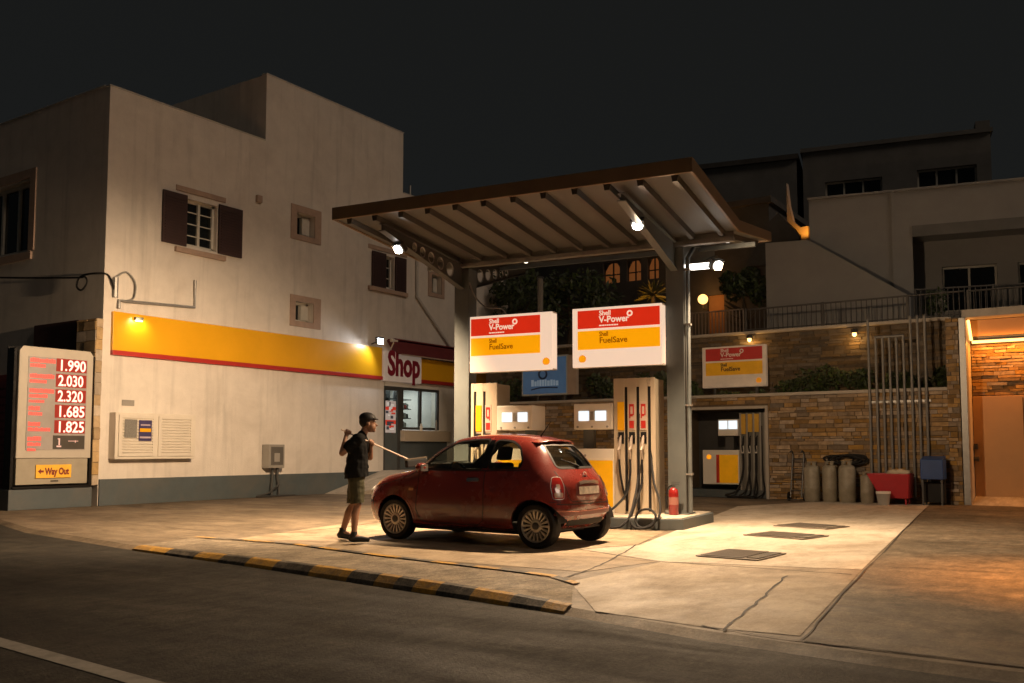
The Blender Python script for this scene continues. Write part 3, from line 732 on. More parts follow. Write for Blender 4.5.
# ------------------------------------------------------------------ price sign on its base
o = MB().box(-19.6, FX+.046, 9.78, 11.55, 0, .41).build('sign_base', PLINTH, None, .01, origin=(-19, 10.6, 0)); tag(o, 'low blue grey block under the fuel price sign', 'base')
PX = -18.46
t = thing('price_sign', 'tall cream fuel price sign with glowing red digits', 'price sign', (PX-.2, 10.65, .42))
b = MB()
b.prism([(PX, 9.88, 1.03), (PX, 11.47, 1.03), (PX, 11.47, 3.2), (PX, 11.40, 3.3), (PX, 9.95, 3.3), (PX, 9.88, 3.2)], (-.28, 0, 0)); b.build('cabinet', mat('price_cabinet', (.48, .43, .36), .5, var=.06), t, .015)
b = MB(); b.box(PX-.26, PX-.02, 9.9, 11.42, .5, 1.025); b.build('lower_panel', mat('price_lower', (.34, .30, .23), .5), t, .01)
b = MB(); b.box(PX-.32, PX-.29, 9.8, 11.5, .42, 3.3); b.box(PX-.3, PX-.05, 9.80, 9.86, .42, 3.25); b.box(PX-.3, PX-.05, 11.475, 11.54, .42, 3.2); b.box(PX-.3, PX+.0, 9.84, 11.5, .42, .47); b.build('side_frame', BLACKG, t, .006)
b = MB(); b.box(PX+.002, PX+.012, 10.06, 11.33, 1.2, 3.1); pn = b.build('price_panel', mat('price_panel', (.30, .28, .25), .4, emit=(.8, .42, .34), estr=.09), t, .003)
rows = [('1.990', 2.845), ('2.030', 2.525), ('2.320', 2.205), ('1.685', 1.885), ('1.825', 1.565)]
for s_, z in rows:
    b = MB(); b.box(PX+.013, PX+.018, 10.64, 11.31, z-.02, z+.25); db = b.build('digit_panel', DIGBG, pn)
    text(s_, .32, (PX+.0195, 10.685, z+.005), (0, 1, 0), (0, 0, 1), DIGIT, 'digits', pn, .003, .005, width=.55)
b = MB(); b.box(PX+.013, PX+.018, 10.62, 11.31, 1.22, 1.5); b.build('digit_panel', mat('digit_off', (.07, .06, .05), .4), pn)
b = MB()
for (y, z, l, h_) in ((10.7, 1.26, .1, .03), (10.74, 1.3, .03, .12), (10.95, 1.38, .22, .012), (10.72, 1.42, .05, .02), (11.1, 1.35, .012, .05)): b.box(PX+.0185, PX+.021, y, y+l, z, z+h_)
b.build('worn_segments', mat('worn_led', (.5, .3, .25), .5, emit=(1, .6, .5), estr=.5), pn)
for i, (z, a, c) in enumerate(((2.98, .5, .28), (2.66, .52, .3), (2.36, .5, .36), (2.0, .22, .25), (1.68, .25, .42), (1.38, .27, .27))):
    for j, (ln, hh) in enumerate(((a, .095), (c, .08), (a*.55, .06))):
        if j == 2 and i not in (2, 5): continue
        y = 10.09; b = MB()
        while y < 10.09+ln:
            l = R.uniform(.035, .06); b.box(PX+.0125, PX+.016, y, y+l, z-j*.1, z-j*.1+hh*R.uniform(.8, 1)); y += l+.005
        b.build('lettering', PRED, pn)
b = MB(); b.box(PX+.002, PX+.016, 10.29, 11.04, .63, .90); wo = b.build('way_out_plate', mat('way_out_yellow', (.75, .36, .03), .4, emit=(1, .5, .05), estr=.25), t, .003)
WT = mat('way_out_red', (.2, .015, .015), .5)
text('Way Out', .19, (PX+.018, 10.48, .70), (0, 1, 0), (0, 0, 1), WT, 'lettering', wo, .002, .008, width=.52)
b = MB(); b.prism([(PX+.017, 10.33, .765), (PX+.017, 10.39, .82), (PX+.017, 10.39, .785), (PX+.017, 10.45, .785), (PX+.017, 10.45, .745), (PX+.017, 10.39, .745), (PX+.017, 10.39, .71)], (.003, 0, 0)); b.build('arrow', WT, wo)
b = MB(); b.box(PX-.02, PX-.012, 10.62, 10.78, .55, .58); b.build('small_label', KBLK, t)

# ------------------------------------------------------------------ canopy
cr = S(-1.8, .15, 0)
can = thing('fuel_canopy', 'steel canopy with brown fascia on two grey columns over the pumps', 'canopy', (cr.x, cr.y, 0), SA)
E0, E1 = -4.63, 1.08
ZF, ZB, ZR = 4.85, 4.65, 5.04      # underside height at front edge, bend, rear edge
def zu(y): return ZB+(ZF-ZB)*(-y/2.74)**1.0 if y < 0 else ZB+(ZR-ZB)*(y/2.6)
b = MB(SM); b.prism([(E0, -2.74, ZF), (E0, 0, ZB), (E0, 2.6, ZR), (E0, 2.6, ZR+.03), (E0, 0, ZB+.03), (E0, -2.74, ZF+.03)], (E1-E0, 0, 0)); b.build('roof_sheet', ROOFU, can)
b = MB(SM)
b.box(E0-.05, E1+.05, -2.80, -2.743, ZF-.02, ZF+.18)
b.box(E0-.05, E1+.05, 2.603, 2.66, ZR-.02, ZR+.15)
for x in (E0-.05, E1+.003):
    b.prism([(x, -2.742, ZF-.02), (x, 0, ZB-.02), (x, 2.602, ZR-.02), (x, 2.602, ZR+.15), (x, 0, ZB+.17), (x, -2.742, ZF+.18)], (.047, 0, 0))
b.build('fascia', FASCIA, can, .01)
b = MB(SM)
n = 12
for i in range(n):
    x = E0+.22+(E1-E0-.44)*i/(n-1)
    for ya, yb in ((-2.7, -.08), (.08, 2.55)):
        b.prism([(x-.05, ya, zu(ya)-.002), (x+.05, ya, zu(ya)-.002), (x+.035, ya, zu(ya)-.085), (x-.035, ya, zu(ya)-.085)], (0, yb-ya, zu(yb)-zu(ya)))
b.build('purlin', RIBM, can)
b = MB(SM); b.box(E0+.05, E1-.05, -.06, .06, ZB-.16, ZB-.09); b.box(E0+.05, E1-.05, -.012, .012, ZB-.09, ZB-.002); b.build('cross_beam', GALV, can)
b = MB(SM); b.box(E0+.02, E1-.02, 1.5, 1.56, zu(1.53)-.17, zu(1.53)-.09); b.build('cross_beam', STEEL, can)
for x in (-3.89, .06):
    c = MB(SM); c.box(x-.15, x+.15, 0, .3, .18, ZB-.17); col_ = c.build('column', STEEL, can, .012)
    c = MB(SM); c.box(x-.2, x+.2, -.05, .35, .18, .2); c.build('base_plate', STEEL, col_)
    # castellated tapered arms front and rear
    for sy, L_ in ((-1, 2.55), (1, 2.4)):
        a = MB(SM)
        y0 = 0 if sy < 0 else .3
        def prof(t): # top, bottom at t along the arm
            y = y0+sy*L_*t; zt = zu(y)-.09 if sy < 0 else zu(y)-.09
            return y, zt, zt-(.46*(1-t)+.12*t)
        hs = [.17, .3, .42, .53, .63] if x < -1 else []
        N = 40; ys = [prof(i/N) for i in range(N+1)]
        # web as strips leaving round holes
        hr = {h: .42*(.46*(1-h)+.12*h)*.72 for h in hs}
        def hole_span(t):
            for h in hs:
                dy = (t-h)*L_
                if abs(dy) < hr[h]: return sqrt(hr[h]**2-dy*dy)
            return None
        N = 160
        for i in range(N):
            t0, t1 = i/N, (i+1)/N; y_a, za, ba = prof(t0); y_b, zb, bb = prof(t1)
            hsn = hole_span((t0+t1)/2)
            spans = [(ba, za, bb, zb)]
            if hsn:
                ma, mb_ = (za+ba)/2, (zb+bb)/2; spans = [(ba, ma-hsn, bb, mb_-hsn), (ma+hsn, za, mb_+hsn, zb)]
            for (p, q, r_, s_) in spans:
                for xx in (x-.008, x+.008): a.quad((xx, y_a, p), (xx, y_a, q), (xx, y_b, s_), (xx, y_b, r_))
        for which in (1, 2):
            pa, pb = prof(0), prof(1); za, zb = pa[which], pb[which]; dz = -.014 if which == 1 else 0
            a.prism([(x-.06, pa[0], za+dz), (x+.06, pa[0], za+dz), (x+.06, pa[0], za+dz+.014), (x-.06, pa[0], za+dz+.014)], (0, pb[0]-pa[0], zb-za))
        arm = a.build('cantilever_arm', DSTEEL if x < -1 else STEEL, can)
        for h in hs:
            y_, zt, zb_ = prof(h)
            r_ = MB(SM); r_.tube([(x+.0, y_+hr[h]*cos(k*pi/9), (zt+zb_)/2+hr[h]*sin(k*pi/9)) for k in range(18)], .012, 5, closed=True); r_.build('hole_ring', GALV, arm, smooth=True)
# rain pipe on the right column
b = MB(SM); b.tube([(.265, .05, .2), (.265, .05, 4.3), (.3, .3, 4.5)], .035, 10); rp = b.build('rain_pipe', STEEL, can, smooth=True)
b = MB(SM)
for z in (.8, 1.9, 3.2, 4.1): b.box(.21, .31, .0, .1, z, z+.03)
b.build('pipe_clip', GALV, rp)
# cable drooping from the left arm to the left sign
b = MB(SM); b.tube(spline([(-3.7, -.05, 4.2), (-3.6, -.03, 3.95), (-3.4, 0, 3.75), (-3.1, .05, 3.7), (-3.0, .08, 3.54)]), .014, 6); b.build('cable', GALV, can, smooth=True)
struct_lights = []
def flood(pos, face, label, arm_to, power=1500, tgt=None, angle=2.85, lensmat=LED_W):
    p = S(*pos)
    t = thing('floodlight', label, 'lamp', p, SA, 'floodlights under the canopy')
    f = SM.to_3x3() @ Vector(face).normalized()
    q = f.to_track_quat('Z', 'Y').to_matrix()
    b = MB(); b.obox(p, (.22, .17, .10), q); b.build('housing', DSTEEL, t, .015)
    b = MB(); b.tube([p+f*.051, p+f*.062], .075, 20); b.build('lens', lensmat, t)
    b = MB()
    b.tube([p-f*.05, S(*arm_to)], .02, 6); b.build('bracket', DSTEEL, t)
    return t
f1 = flood((-3.89, -2.05, 4.46), (-.15, -.75, -.75), 'floodlight under the canopy on the left arm with round holes', (-3.89, -2.0, 4.6))
f2 = flood((.02, -1.72, 4.50), (.12, -.75, -.75), 'floodlight under the canopy on the right arm near the pale sign', (.03, -1.7, 4.62))
f3 = flood((.72, .1, 4.17), (.55, -.45, -.5), 'floodlight on a glowing bar beside the right canopy column', (.25, .15, 4.12))
b = MB(SM); b.obox((.46, .12, 4.16), (.5, .09, .09)); b.build('bracket_bar', glow('bar_glow', (1, .93, .82), 5), f3, .01)  # bracket bar, the lamplight on it put in as its own glow
light('SPOT', 'flood_light_a', S(-3.89, -2.15, 4.38), 4300, WARM, target=S(-7.6, -1.6, 0), size=.1, angle=radians(140), blend=.55)
light('SPOT', 'flood_light_b', S(.08, -1.82, 4.42), 3300, WARM, target=S(2.2, -4.3, 0), size=.1, angle=radians(150), blend=.6)
light('SPOT', 'flood_light_c', S(.82, .02, 4.08), 800, WARM, target=S(2.0, 4.5, 0), size=.08, angle=radians(150), blend=.5)
# little fittings under the rear roof wing
for i, (x, y, r_) in enumerate(((-3.3, .5, .05), (-3.05, .95, .035), (.75, .75, .06))):
    z = zu(y)-.10
    b = MB(SM); b.lathe([(r_*1.3, z), (r_*1.3, z+.1)], (x, y, 0), 14); p = S(x, y, z)
    t = thing('downlight', ['small round downlight behind the left column under the roof', 'tiny downlight farthest back under the canopy roof', 'round downlight under the roof right of the right column'][i], 'lamp', p, SA)
    b.build('housing', DSTEEL, t, smooth=True)
    b = MB(SM); b.lathe([(r_, z-.006), (r_, z-.001)], (x, y, 0), 14); b.build('lens', glow('downlight_lens', (1, .92, .75), 4), t)

# ------------------------------------------------------------------ scallop emblem, hanging signs
def scallop(mb, c, r, xd, yd, th, inner=1.0):
    xd, yd = Vector(xd), Vector(yd); zd = xd.cross(yd); c = Vector(c)
    pts = []
    N = 64
    for i in range(N+1):
        a = radians(-38)+radians(256)*i/N
        rr = r*inner*(1+.045*abs(sin(a*5.5)) - .02)
        pts.append(c+xd*rr*cos(a)+yd*(rr*sin(a)))
    pts.append(c-xd*r*inner*.42-yd*r*inner*.86); pts.append(c+xd*r*inner*.42-yd*r*inner*.86)
    mb.prism(pts, zd*th)
def emblem(par, c, r, xd, yd, mo, mi, M=I4):
    b = MB(M); scallop(b, c, r, xd, yd, .004); e = b.build('emblem', mo, par)
    zd = Vector(xd).cross(Vector(yd))
    b = MB(M); scallop(b, Vector(c)+zd*.0045, r, xd, yd, .003, .84); b.build('emblem_shell', mi, e)
    b = MB(M)
    for k in range(7):
        a = radians(90+(k-3)*23); d = Vector(xd)*cos(a)+Vector(yd)*sin(a); p0 = Vector(c)+zd*.008-Vector(yd)*r*.62; n = Vector(xd)*sin(a)-Vector(yd)*cos(a)
        L_ = r*1.32 if abs(k-3) < 3 else r*1.05
        b.quad(p0+n*r*.012, p0+d*L_+n*r*.035, p0+d*L_-n*r*.035, p0-n*r*.012)
    b.build('emblem_ribs', mo, e)
X_, Z_ = (1, 0, 0), (0, 0, 1)
def brand_sign(M, par, x0, x1, z0, z1, y, left_margin, right_margin, mats, ex, text_dark, logo_small=None):
    W_, R_, Y_, T_, TD, EO, EI = mats
    zt = z1-.05; h = z1-z0
    pz = [z1-.045, z1-.045-h*.305, z1-.045-h*.345, z1-.045-h*.66]
    a, c = x0+left_margin, x1-right_margin
    b = MB(M); b.box(a, c, y-.008, y-.001, pz[1], pz[0]); b.build('red_panel', R_, par)
    b = MB(M); b.box(a, c, y-.008, y-.001, pz[3], pz[2]); b.build('yellow_panel', Y_, par)
    tx = a+(c-a)*.27
    text('Shell', .115*h, (tx, y-.0085, pz[0]-h*.095), X_, Z_, T_, 'lettering', par, .003, .0022, M=M, width=.14*(c-a))
    text('V-Power', .15*h, (tx, y-.0085, pz[0]-h*.215), X_, Z_, T_, 'lettering', par, .003, .0035, M=M, width=.37*(c-a))
    b = MB(M)
    q = tx; rr = random.Random(2)
    while q < tx+.22*(c-a):
        l = rr.uniform(.02, .045); b.box(q, q+l, y-.012, y-.0085, pz[0]-h*.275, pz[0]-h*.255); q += l+.008
    b.build('small_print', T_, par)
    b = MB(M); b.tube([Vector((tx+.375*(c-a), y-.014, pz[0]-h*.09))+Vector((.03*h*cos(k*pi/8), 0, .03*h*sin(k*pi/8)))*1.3 for k in range(16)], .011*h*1.2, 6, closed=True); b.build('ring_mark', T_, par)
    text('Shell', .11*h, (tx, y-.0085, pz[2]-h*.10), X_, Z_, TD, 'lettering', par, .003, .003, M=M, width=.11*(c-a))
    text('FuelSave', .14*h, (tx, y-.0085, pz[2]-h*.215), X_, Z_, TD, 'lettering', par, .003, .003, M=M, width=.34*(c-a))
    emblem(par, (ex, y-.001, z0+h*.14), .062*h*1.05, X_, Z_, EO, EI, M)
def hang_sign(x0, x1, z0, z1, lm, rm, ex, label, cx):
    p = S((x0+x1)/2, 0, z0); SQ = SM @ Matrix.Translation((0, -.2, 0))
    t = thing('fuel_sign', label, 'sign', p, SA, 'lit signs hung between the columns')
    b = MB(SQ); b.box(x0, x1, .0, .22, z0, z1); b.build('light_box', S_WHITE, t, .012)
    b = MB(SQ); b.box(x0-.004, x1+.004, .03, .19, z0-.004, z0+.02); b.box(x0-.004, x1+.004, .03, .19, z1-.02, z1+.004); b.build('frame', mat('sign_frame', (.55, .5, .42), .5), t)
    brand_sign(SQ, t, x0, x1, z0, z1, 0, lm, rm, (S_WHITE, S_RED, S_YEL, S_WHITE, S_TEXTD, S_ORANGE, S_YEL), ex, True)
    b = MB(SQ); 
    for z in (z0+.2, z1-.2): b.box(min(cx, x0), max(cx, x1), -0+.20, .26, z-.02, z+.02) if 0 else b.box(min(cx, x0 if cx < x0 else x1), max(cx, x0 if cx < x0 else x1), -0+.20, .26, z-.02, z+.02)
    b.build('bracket', STEEL, t)
    return t
hang_sign(-3.61, -2.02, 2.56, 3.55, .03, .22, -2.13, 'left of the two lit red and yellow signs, beside the left column', -3.74)
hang_sign(-1.65, -.10, 2.57, 3.56, .10, .03, -1.47, 'lit red and yellow sign attached to the right column above the hoses', -.09)

# ------------------------------------------------------------------ pump island and pumps
p = S(-1.8, 0, 0)
isl = thing('pump_island', 'low grey kerbed island the pumps and columns stand on', 'island', (p.x, p.y, 0), SA)
b = MB(SM); b.prism([(-4.6, -.98, 0), (.18, -.98, 0), (.38, -.8, 0), (.42, .9, 0), (.2, 1.0, 0), (-4.6, 1.0, 0)], (0, 0, .165)); b.build('kerb_face', PLINTH, isl, .012)
b = MB(SM); b.prism([(-4.57, -.94, .165), (.17, -.94, .165), (.34, -.78, .165), (.38, .88, .165), (.19, .96, .165), (-4.57, .96, .165)], (0, 0, .014)); b.build('top_slab', CONCL, isl, .005)
def nozzle(mb, x, y, z, s=1):
    # pistol shaped dispensing nozzle in its holster
    mb.tube([(x, y-.02, z+.16), (x, y-.05, z+.06), (x, y-.07, z-.03)], [.022, .03, .026], 8)
    mb.tube([(x, y-.06, z+.02), (x, y-.13, z-.04), (x, y-.10, z-.13), (x, y-.07, z-.2)], [.02, .02, .02, .022], 8)
    mb.tube([(x, y-.02, z+.16), (x, y+.03, z+.2)], .014, 6)
    mb.tube([(x, y-.09, z-.03), (x, y-.05, z-.1), (x, y-.085, z-.16)], .007, 5)
def pump(M, org, rz, label, mirror, hoses, tww, slots, labs):
    # local frame: x to the right seen from the front, y back, z up; tower on the right unless mirrored
    t = thing('fuel_pump', label, 'fuel pump', org, rz, 'fuel pumps on the island')
    W = PM[t]
    m = -1 if mirror else 1
    F_ = W @ Matrix.Scale(m, 4, (1, 0, 0))
    b = MB(F_); b.box(0, tww, .02, .5, 0, 2.17)
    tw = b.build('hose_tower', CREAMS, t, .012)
    b = MB(F_)
    e_ = [0]+[q for x in slots for q in (x-.025, x+.025)]+[tww+.008]
    for k in range(0, len(e_), 2):
        if e_[k+1]-e_[k] > .01: b.box(e_[k], e_[k+1], -.02, .018, 0, 2.183)
    for x in slots: b.box(x-.025, x+.025, -.018, .018, 2.04, 2.18); b.box(x-.025, x+.025, -.018, .018, 0, .04)
    b.build('front_panel', CREAM, tw, .005)
    for x in slots:
        b = MB(F_); b.box(x-.025, x+.025, .005, .0185, .04, 2.04); b.build('slot', BLACK, tw)
    for x, kind in labs:
        b = MB(F_); b.box(x-.058, x+.058, -.032, -.021, 1.34, 1.80)
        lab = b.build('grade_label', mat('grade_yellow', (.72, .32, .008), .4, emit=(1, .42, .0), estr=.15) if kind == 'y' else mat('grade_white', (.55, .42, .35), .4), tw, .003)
        if kind != 'y':
            b = MB(F_); b.box(x-.04, x+.04, -.036, -.0325, 1.37, 1.49); b.box(x-.04, x-.02, -.036, -.0325, 1.53, 1.76); b.box(x-.02, x+.04, -.036, -.0325, 1.72, 1.76); b.box(x+.02, x+.04, -.036, -.0325, 1.58, 1.72); b.box(x-.02, x+.02, -.036, -.0325, 1.56, 1.6); b.build('red_mark', mat('grade_red', (.5, .03, .02), .4), lab)
        b = MB(F_); b.box(x-.05, x+.05, -.028, -.021, 1.12, 1.31); b.box(x-.055, x+.055, -.05, -.021, 1.20, 1.225); b.build('holster', BLACK, tw, .004)
        b = MB(F_); nozzle(b, x, -.035, 1.06); b.build('nozzle', mat('nozzle_pale', (.42, .34, .28), .4, metal=.2), tw, smooth=True)
    # display head and its post
    b = MB(F_); b.box(-.69, -.012, -.05, .5, 1.36, 1.78); hd = b.build('display_head', WHITE, t, .012)
    xs_ = (-.56, -.36, -.235, -.1)
    for xa, xb in ((-.60, -.42), (-.31, -.12)): b = MB(F_); b.box(xa, xb, -.058, -.051, 1.50, 1.66); b.build('screen', SCREEN, hd)
    b = MB(F_); b.box(-.40, -.33, -.066, -.051, 1.51, 1.65); b.build('keypad', GREYB, hd, .004)
    b = MB(F_)
    for x in (-.62, -.365, -.1): b.lathe([(.018, -.066), (.018, -.0505)], (x, 0, 1.40), 10, 'y')
    b.build('knob', GREYB, hd)
    b = MB(F_); b.box(-.55, -.25, .18, .30, 1.04, 1.358) if 0 else b.box(-.62, -.44, .2, .32, 1.05, 1.358); b.build('support_post', PLINTH, t)
    # lower cabinet
    b = MB(F_); b.box(-.69, -.004, -.02, .5, 0, 1.04); cb = b.build('cabinet', WHITE, t, .01)
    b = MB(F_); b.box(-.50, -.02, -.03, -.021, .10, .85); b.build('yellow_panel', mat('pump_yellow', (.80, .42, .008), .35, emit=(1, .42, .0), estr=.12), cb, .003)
    b = MB(F_); b.box(-.58, -.505, -.03, -.021, .10, .85); b.build('red_stripe', mat('pump_red', (.55, .035, .02), .35), cb, .003)
    b = MB(F_); b.lathe([(.02, -.03), (.02, -.02)], (-.5, 0, .93), 10, 'y'); b.build('lock', GREYB, cb)
    for pts in hoses:
        b = MB(F_); b.tube(spline(pts, 10), .019, 8); b.build('hose', BLACK, t, smooth=True)
    return t
GZ = .18
o2 = S(-.92, -.20, GZ)
pump(SM, o2, SA, 'right hand fuel pump with three hoses looping down beside the extinguisher', False, [
    [(.31, -.12, .87), (.305, -.12, .6), (.25, -.2, .3), (.08, -.5, .05), (.02, -.80, -.05), (.06, -.90, -.13), (.24, -.94, -.155), (.42, -.9, -.13), (.50, -.75, .0), (.47, -.4, .25), (.42, -.06, .6), (.41, .0, 1.1), (.41, .01, 1.7)],
    [(.505, -.12, .87), (.50, -.12, .5), (.46, -.3, .2), (.50, -.65, .0), (.60, -.88, -.12), (.76, -.93, -.15), (.92, -.90, -.09), (.95, -.86, .05), (.84, -.82, .13), (.69, -.82, .10), (.63, -.84, -.02), (.69, -.88, -.12), (.82, -.90, -.13), (.98, -.8, .02), (.92, -.55, .25), (.76, -.3, .5), (.64, -.05, .85), (.60, .0, 1.2), (.6, .01, 1.7)],
    [(.125, -.12, .87), (.14, -.1, .6), (.19, -.03, .3), (.21, 0, .7), (.21, .01, 1.7)],
    [(.425, -.02, 1.6), (.425, -.05, 1.0), (.43, -.05, .5), (.41, -.03, .1)],
], .69, (.21, .41, .60), ((.125, 'y'), (.31, 'r'), (.505, 'r')))
o1 = S(-3.06, -.20, GZ)
pump(SM, o1, SA, 'fuel pump behind the red car beside the left column', True, [
    [(.165, -.12, .87), (.16, -.2, .5), (.14, -.5, .1), (.1, -.8, -.1), (.3, -.9, -.12), (.35, -.6, .1), (.25, .0, .9), (.245, .01, 1.7)],
    [(.35, -.12, .87), (.36, -.15, .5), (.4, -.3, .1), (.45, -.2, .4), (.43, 0, 1.0), (.43, .01, 1.7)],
], .50, (.245, .43), ((.165, 'r'), (.35, 'y')))
# fuel hose running from the island to the far side of the car
b = MB(SM); b.tube(spline([(-1.0, -.3, .32), (-.98, -.75, .22), (-1.05, -1.1, .06), (-1.25, -1.35, .06), (-1.1, -1.75, .35), (-1.0, -1.95, .62), (-1.06, -2.1, .80), (-1.2, -2.25, .84), (-1.32, -2.42, .82)], 10), .02, 8)
hp = S(-1.0, -.5, .18); o = b.build('filling_hose', BLACK, None, smooth=True, origin=hp); tag(o, 'black filling hose arching into the far rear side of the red car', 'hose')
# fire extinguisher
ep = S(.05, -.17, .18)
t = thing('fire_extinguisher', 'red fire extinguisher on the island in front of the right column', 'fire extinguisher', ep, SA)
b = MB(PM[t]); b.lathe([(.07, 0), (.078, .015), (.078, .34), (.07, .39), (.04, .42), (.025, .43)], n=20); cyl = b.build('cylinder', EXTR, t, smooth=True)
b = MB(PM[t]); b.lathe([(.079, .16), (.079, .28)], n=20); b.build('label_band', mat('ext_label', (.34, .14, .11), .5), cyl, smooth=True)
b = MB(PM[t]); b.lathe([(.022, .43), (.022, .47)], n=10); b.obox((.03, 0, .485), (.13, .025, .012)); b.obox((.04, 0, .515), (.13, .025, .012)); b.build('valve', DSTEEL, t)
b = MB(PM[t]); b.tube(spline([(-.02, 0, .46), (-.08, -.03, .42), (-.10, -.05, .25), (-.09, -.05, .1)]), .012, 6); b.build('hose', BLACK, t, smooth=True)

# ------------------------------------------------------------------ stone retaining walls at the back
YB = 22.5
REC = (-9.7, -7.50, -.2, 2.22)
PB = lambda u, z, d: (u, YB+d, z)
lw = thing('stone_wall', 'lower tan ledgestone wall behind the forecourt with the pump recess', 'wall', (-9, YB, 0))
b = MB(); wall_sheet(b, PB, -16.6, -3.35, 0, 2.52, [(REC[0], REC[1], 0, REC[3])], 1.1); b.quad((-16.6, YB, 2.52), (-3.35, YB, 2.52), (-3.35, YB+.35, 2.52), (-16.6, YB+.35, 2.52)); b.quad((-16.6, YB, 0), (-16.6, YB+4.9, 0), (-16.6, YB+4.9, 2.5), (-16.6, YB, 2.5)); b.quad((REC[0], YB+1.1, 0), (REC[1], YB+1.1, 0), (REC[1], YB+1.1, 2.22), (REC[0], YB+1.1, 2.22))
b.build('mortar_core', MORTAR, lw)
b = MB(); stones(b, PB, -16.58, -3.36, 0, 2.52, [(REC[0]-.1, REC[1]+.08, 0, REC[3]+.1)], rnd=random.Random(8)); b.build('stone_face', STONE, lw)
b = MB(); b.box(-16.62, -3.36, YB-.06, YB+.4, 2.523, 2.60); b.build('coping', CAP, lw, .012)
b = MB(); b.box(REC[1]+.003, REC[1]+.075, YB-.05, YB+.06, .0, REC[3]+.075); b.box(REC[0], REC[1]+.003, YB-.05, YB+.06, REC[3]+.004, REC[3]+.075); b.build('recess_trim', CAP, lw, .006)
b = MB(); b.box(REC[0]+.005, REC[1]-.005, YB+.02, YB+1.09, .002, .2); b.build('recess_step', PLINTH, lw, .01)
b = MB(); b.quad((REC[0], YB+1.094, .2), (REC[1], YB+1.094, .2), (REC[1], YB+1.094, 2.2), (REC[0], YB+1.094, 2.2)); b.build('recess_back', DSTEEL, lw)
b = MB(); b.box(-16.58, -3.4, YB+.4, YB+.95, 2.2, 2.45); struct(b.build('planter_soil', SOIL))
uw = thing('stone_wall', 'dark upper stone wall above the planter with a pale top slab', 'wall', (-9, YB+.9, 2.4))
PU = lambda u, z, d: (u, YB+.9+d, z)
b = MB(); wall_sheet(b, PU, -16.6, -3.36, 2.3, 4.2, [], .3); b.build('mortar_core', MORTAR, uw)
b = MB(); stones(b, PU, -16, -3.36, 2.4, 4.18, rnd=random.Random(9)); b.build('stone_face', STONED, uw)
b = MB(); b.box(-16.62, -3.36, YB+.78, YB+1.25, 4.2, 4.28); b.build('coping', CAP, uw, .012)
pl_ = thing('stone_pilaster', 'narrow stone pilaster beside the garage post', 'pilaster', (-3.22, YB+.1, 0))
b = MB(); b.box(-3.345, -3.09, YB-.13, YB+.9, 0, 4.12); b.build('core', MORTAR, pl_)
b = MB(); stones(b, lambda u, z, d: (u, YB-.13+d, z), -3.35, -3.09, 0, 4.12, lmin=.12, lmax=.26, hmin=.07, hmax=.13, rnd=random.Random(4)); b.build('stone_face', STONE, pl_)
struct(MB().box(-16.58, -3.05, YB+1.25, 120, 2.3, 4.15).box(-3.05, 60, YB+1.3, 120, 0, 4.15).box(-90, -16.58, 27.6, 120, 0, 4.15).build('terrain', SOIL))

# rear pump in the recess
rp_ = thing('fuel_pump', 'third fuel pump with yellow nozzles inside the stone wall recess', 'fuel pump', (-8.2, YB+.2, .2))
M3 = Matrix.Translation((-8.2, YB+.12, .2))
b = MB(M3); b.box(-1.0, -.03, .0, .5, .13, 1.0); cb = b.build('cabinet', WHITE, rp_, .01)
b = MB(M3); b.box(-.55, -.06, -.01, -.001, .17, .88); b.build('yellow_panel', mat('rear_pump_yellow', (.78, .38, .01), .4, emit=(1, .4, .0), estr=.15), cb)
b = MB(M3); b.box(-.635, -.555, -.01, -.001, .17, .88); b.build('red_stripe', MATS['pump_red'], cb)
emblem(cb, (-.83, -.001, .82), .065, X_, Z_, S_ORANGE, S_YEL, M3)
b = MB(M3); b.box(-.57, -.03, -.02, .4, 1.36, 1.78); hd = b.build('display_head', WHITE, rp_, .01)
for xa, xb in ((-.54, -.32), (-.29, -.06)): b = MB(M3); b.box(xa, xb, -.028, -.021, 1.53, 1.74); b.build('screen', SCREEN, hd)
b = MB(M3); b.box(-.42, -.2, .1, .3, 1.0, 1.36); b.build('support_post', DSTEEL, rp_)
b = MB(M3); b.box(.0, .68, .02, .5, .0, 1.93); tw = b.build('hose_tower', mat('tower_grey', (.15, .14, .12), .5), rp_, .01)
b = MB(M3)
for x in (.0, .17, .34, .51, .63): b.box(x, x+.045, -.03, .018, .0, 1.93)
b.build('frame', GREYB, tw)
for i, x in enumerate((.108, .278, .448)):
    b = MB(M3); b.box(x-.055, x+.055, -.05, .0, 1.4+.05*(i > 0), 1.9); b.build('grade_label', mat('rear_label', (.62, .36, .04), .5), tw, .004)
    b = MB(M3); nozzle(b, x, -.04, 1.15); b.build('nozzle', BLACK, tw, smooth=True)
    b = MB(M3); b.box(x-.025, x+.025, -.13, -.1, .92, 1.1); b.build('tag', WHITE, tw)
    b = MB(M3); b.tube(spline([(x, -.1, .95), (x, -.12, .5), (x-.12+.05*i, -.25, .0), (x-.4+.2*i, -.3, -.13), (x+.1, -.3, -.15), (x+.2, -.15, .0), (x+.12, -.02, .5), (x+.1, .0, 1.6)], 8), .022, 7); b.build('hose', BLACK, rp_, smooth=True)
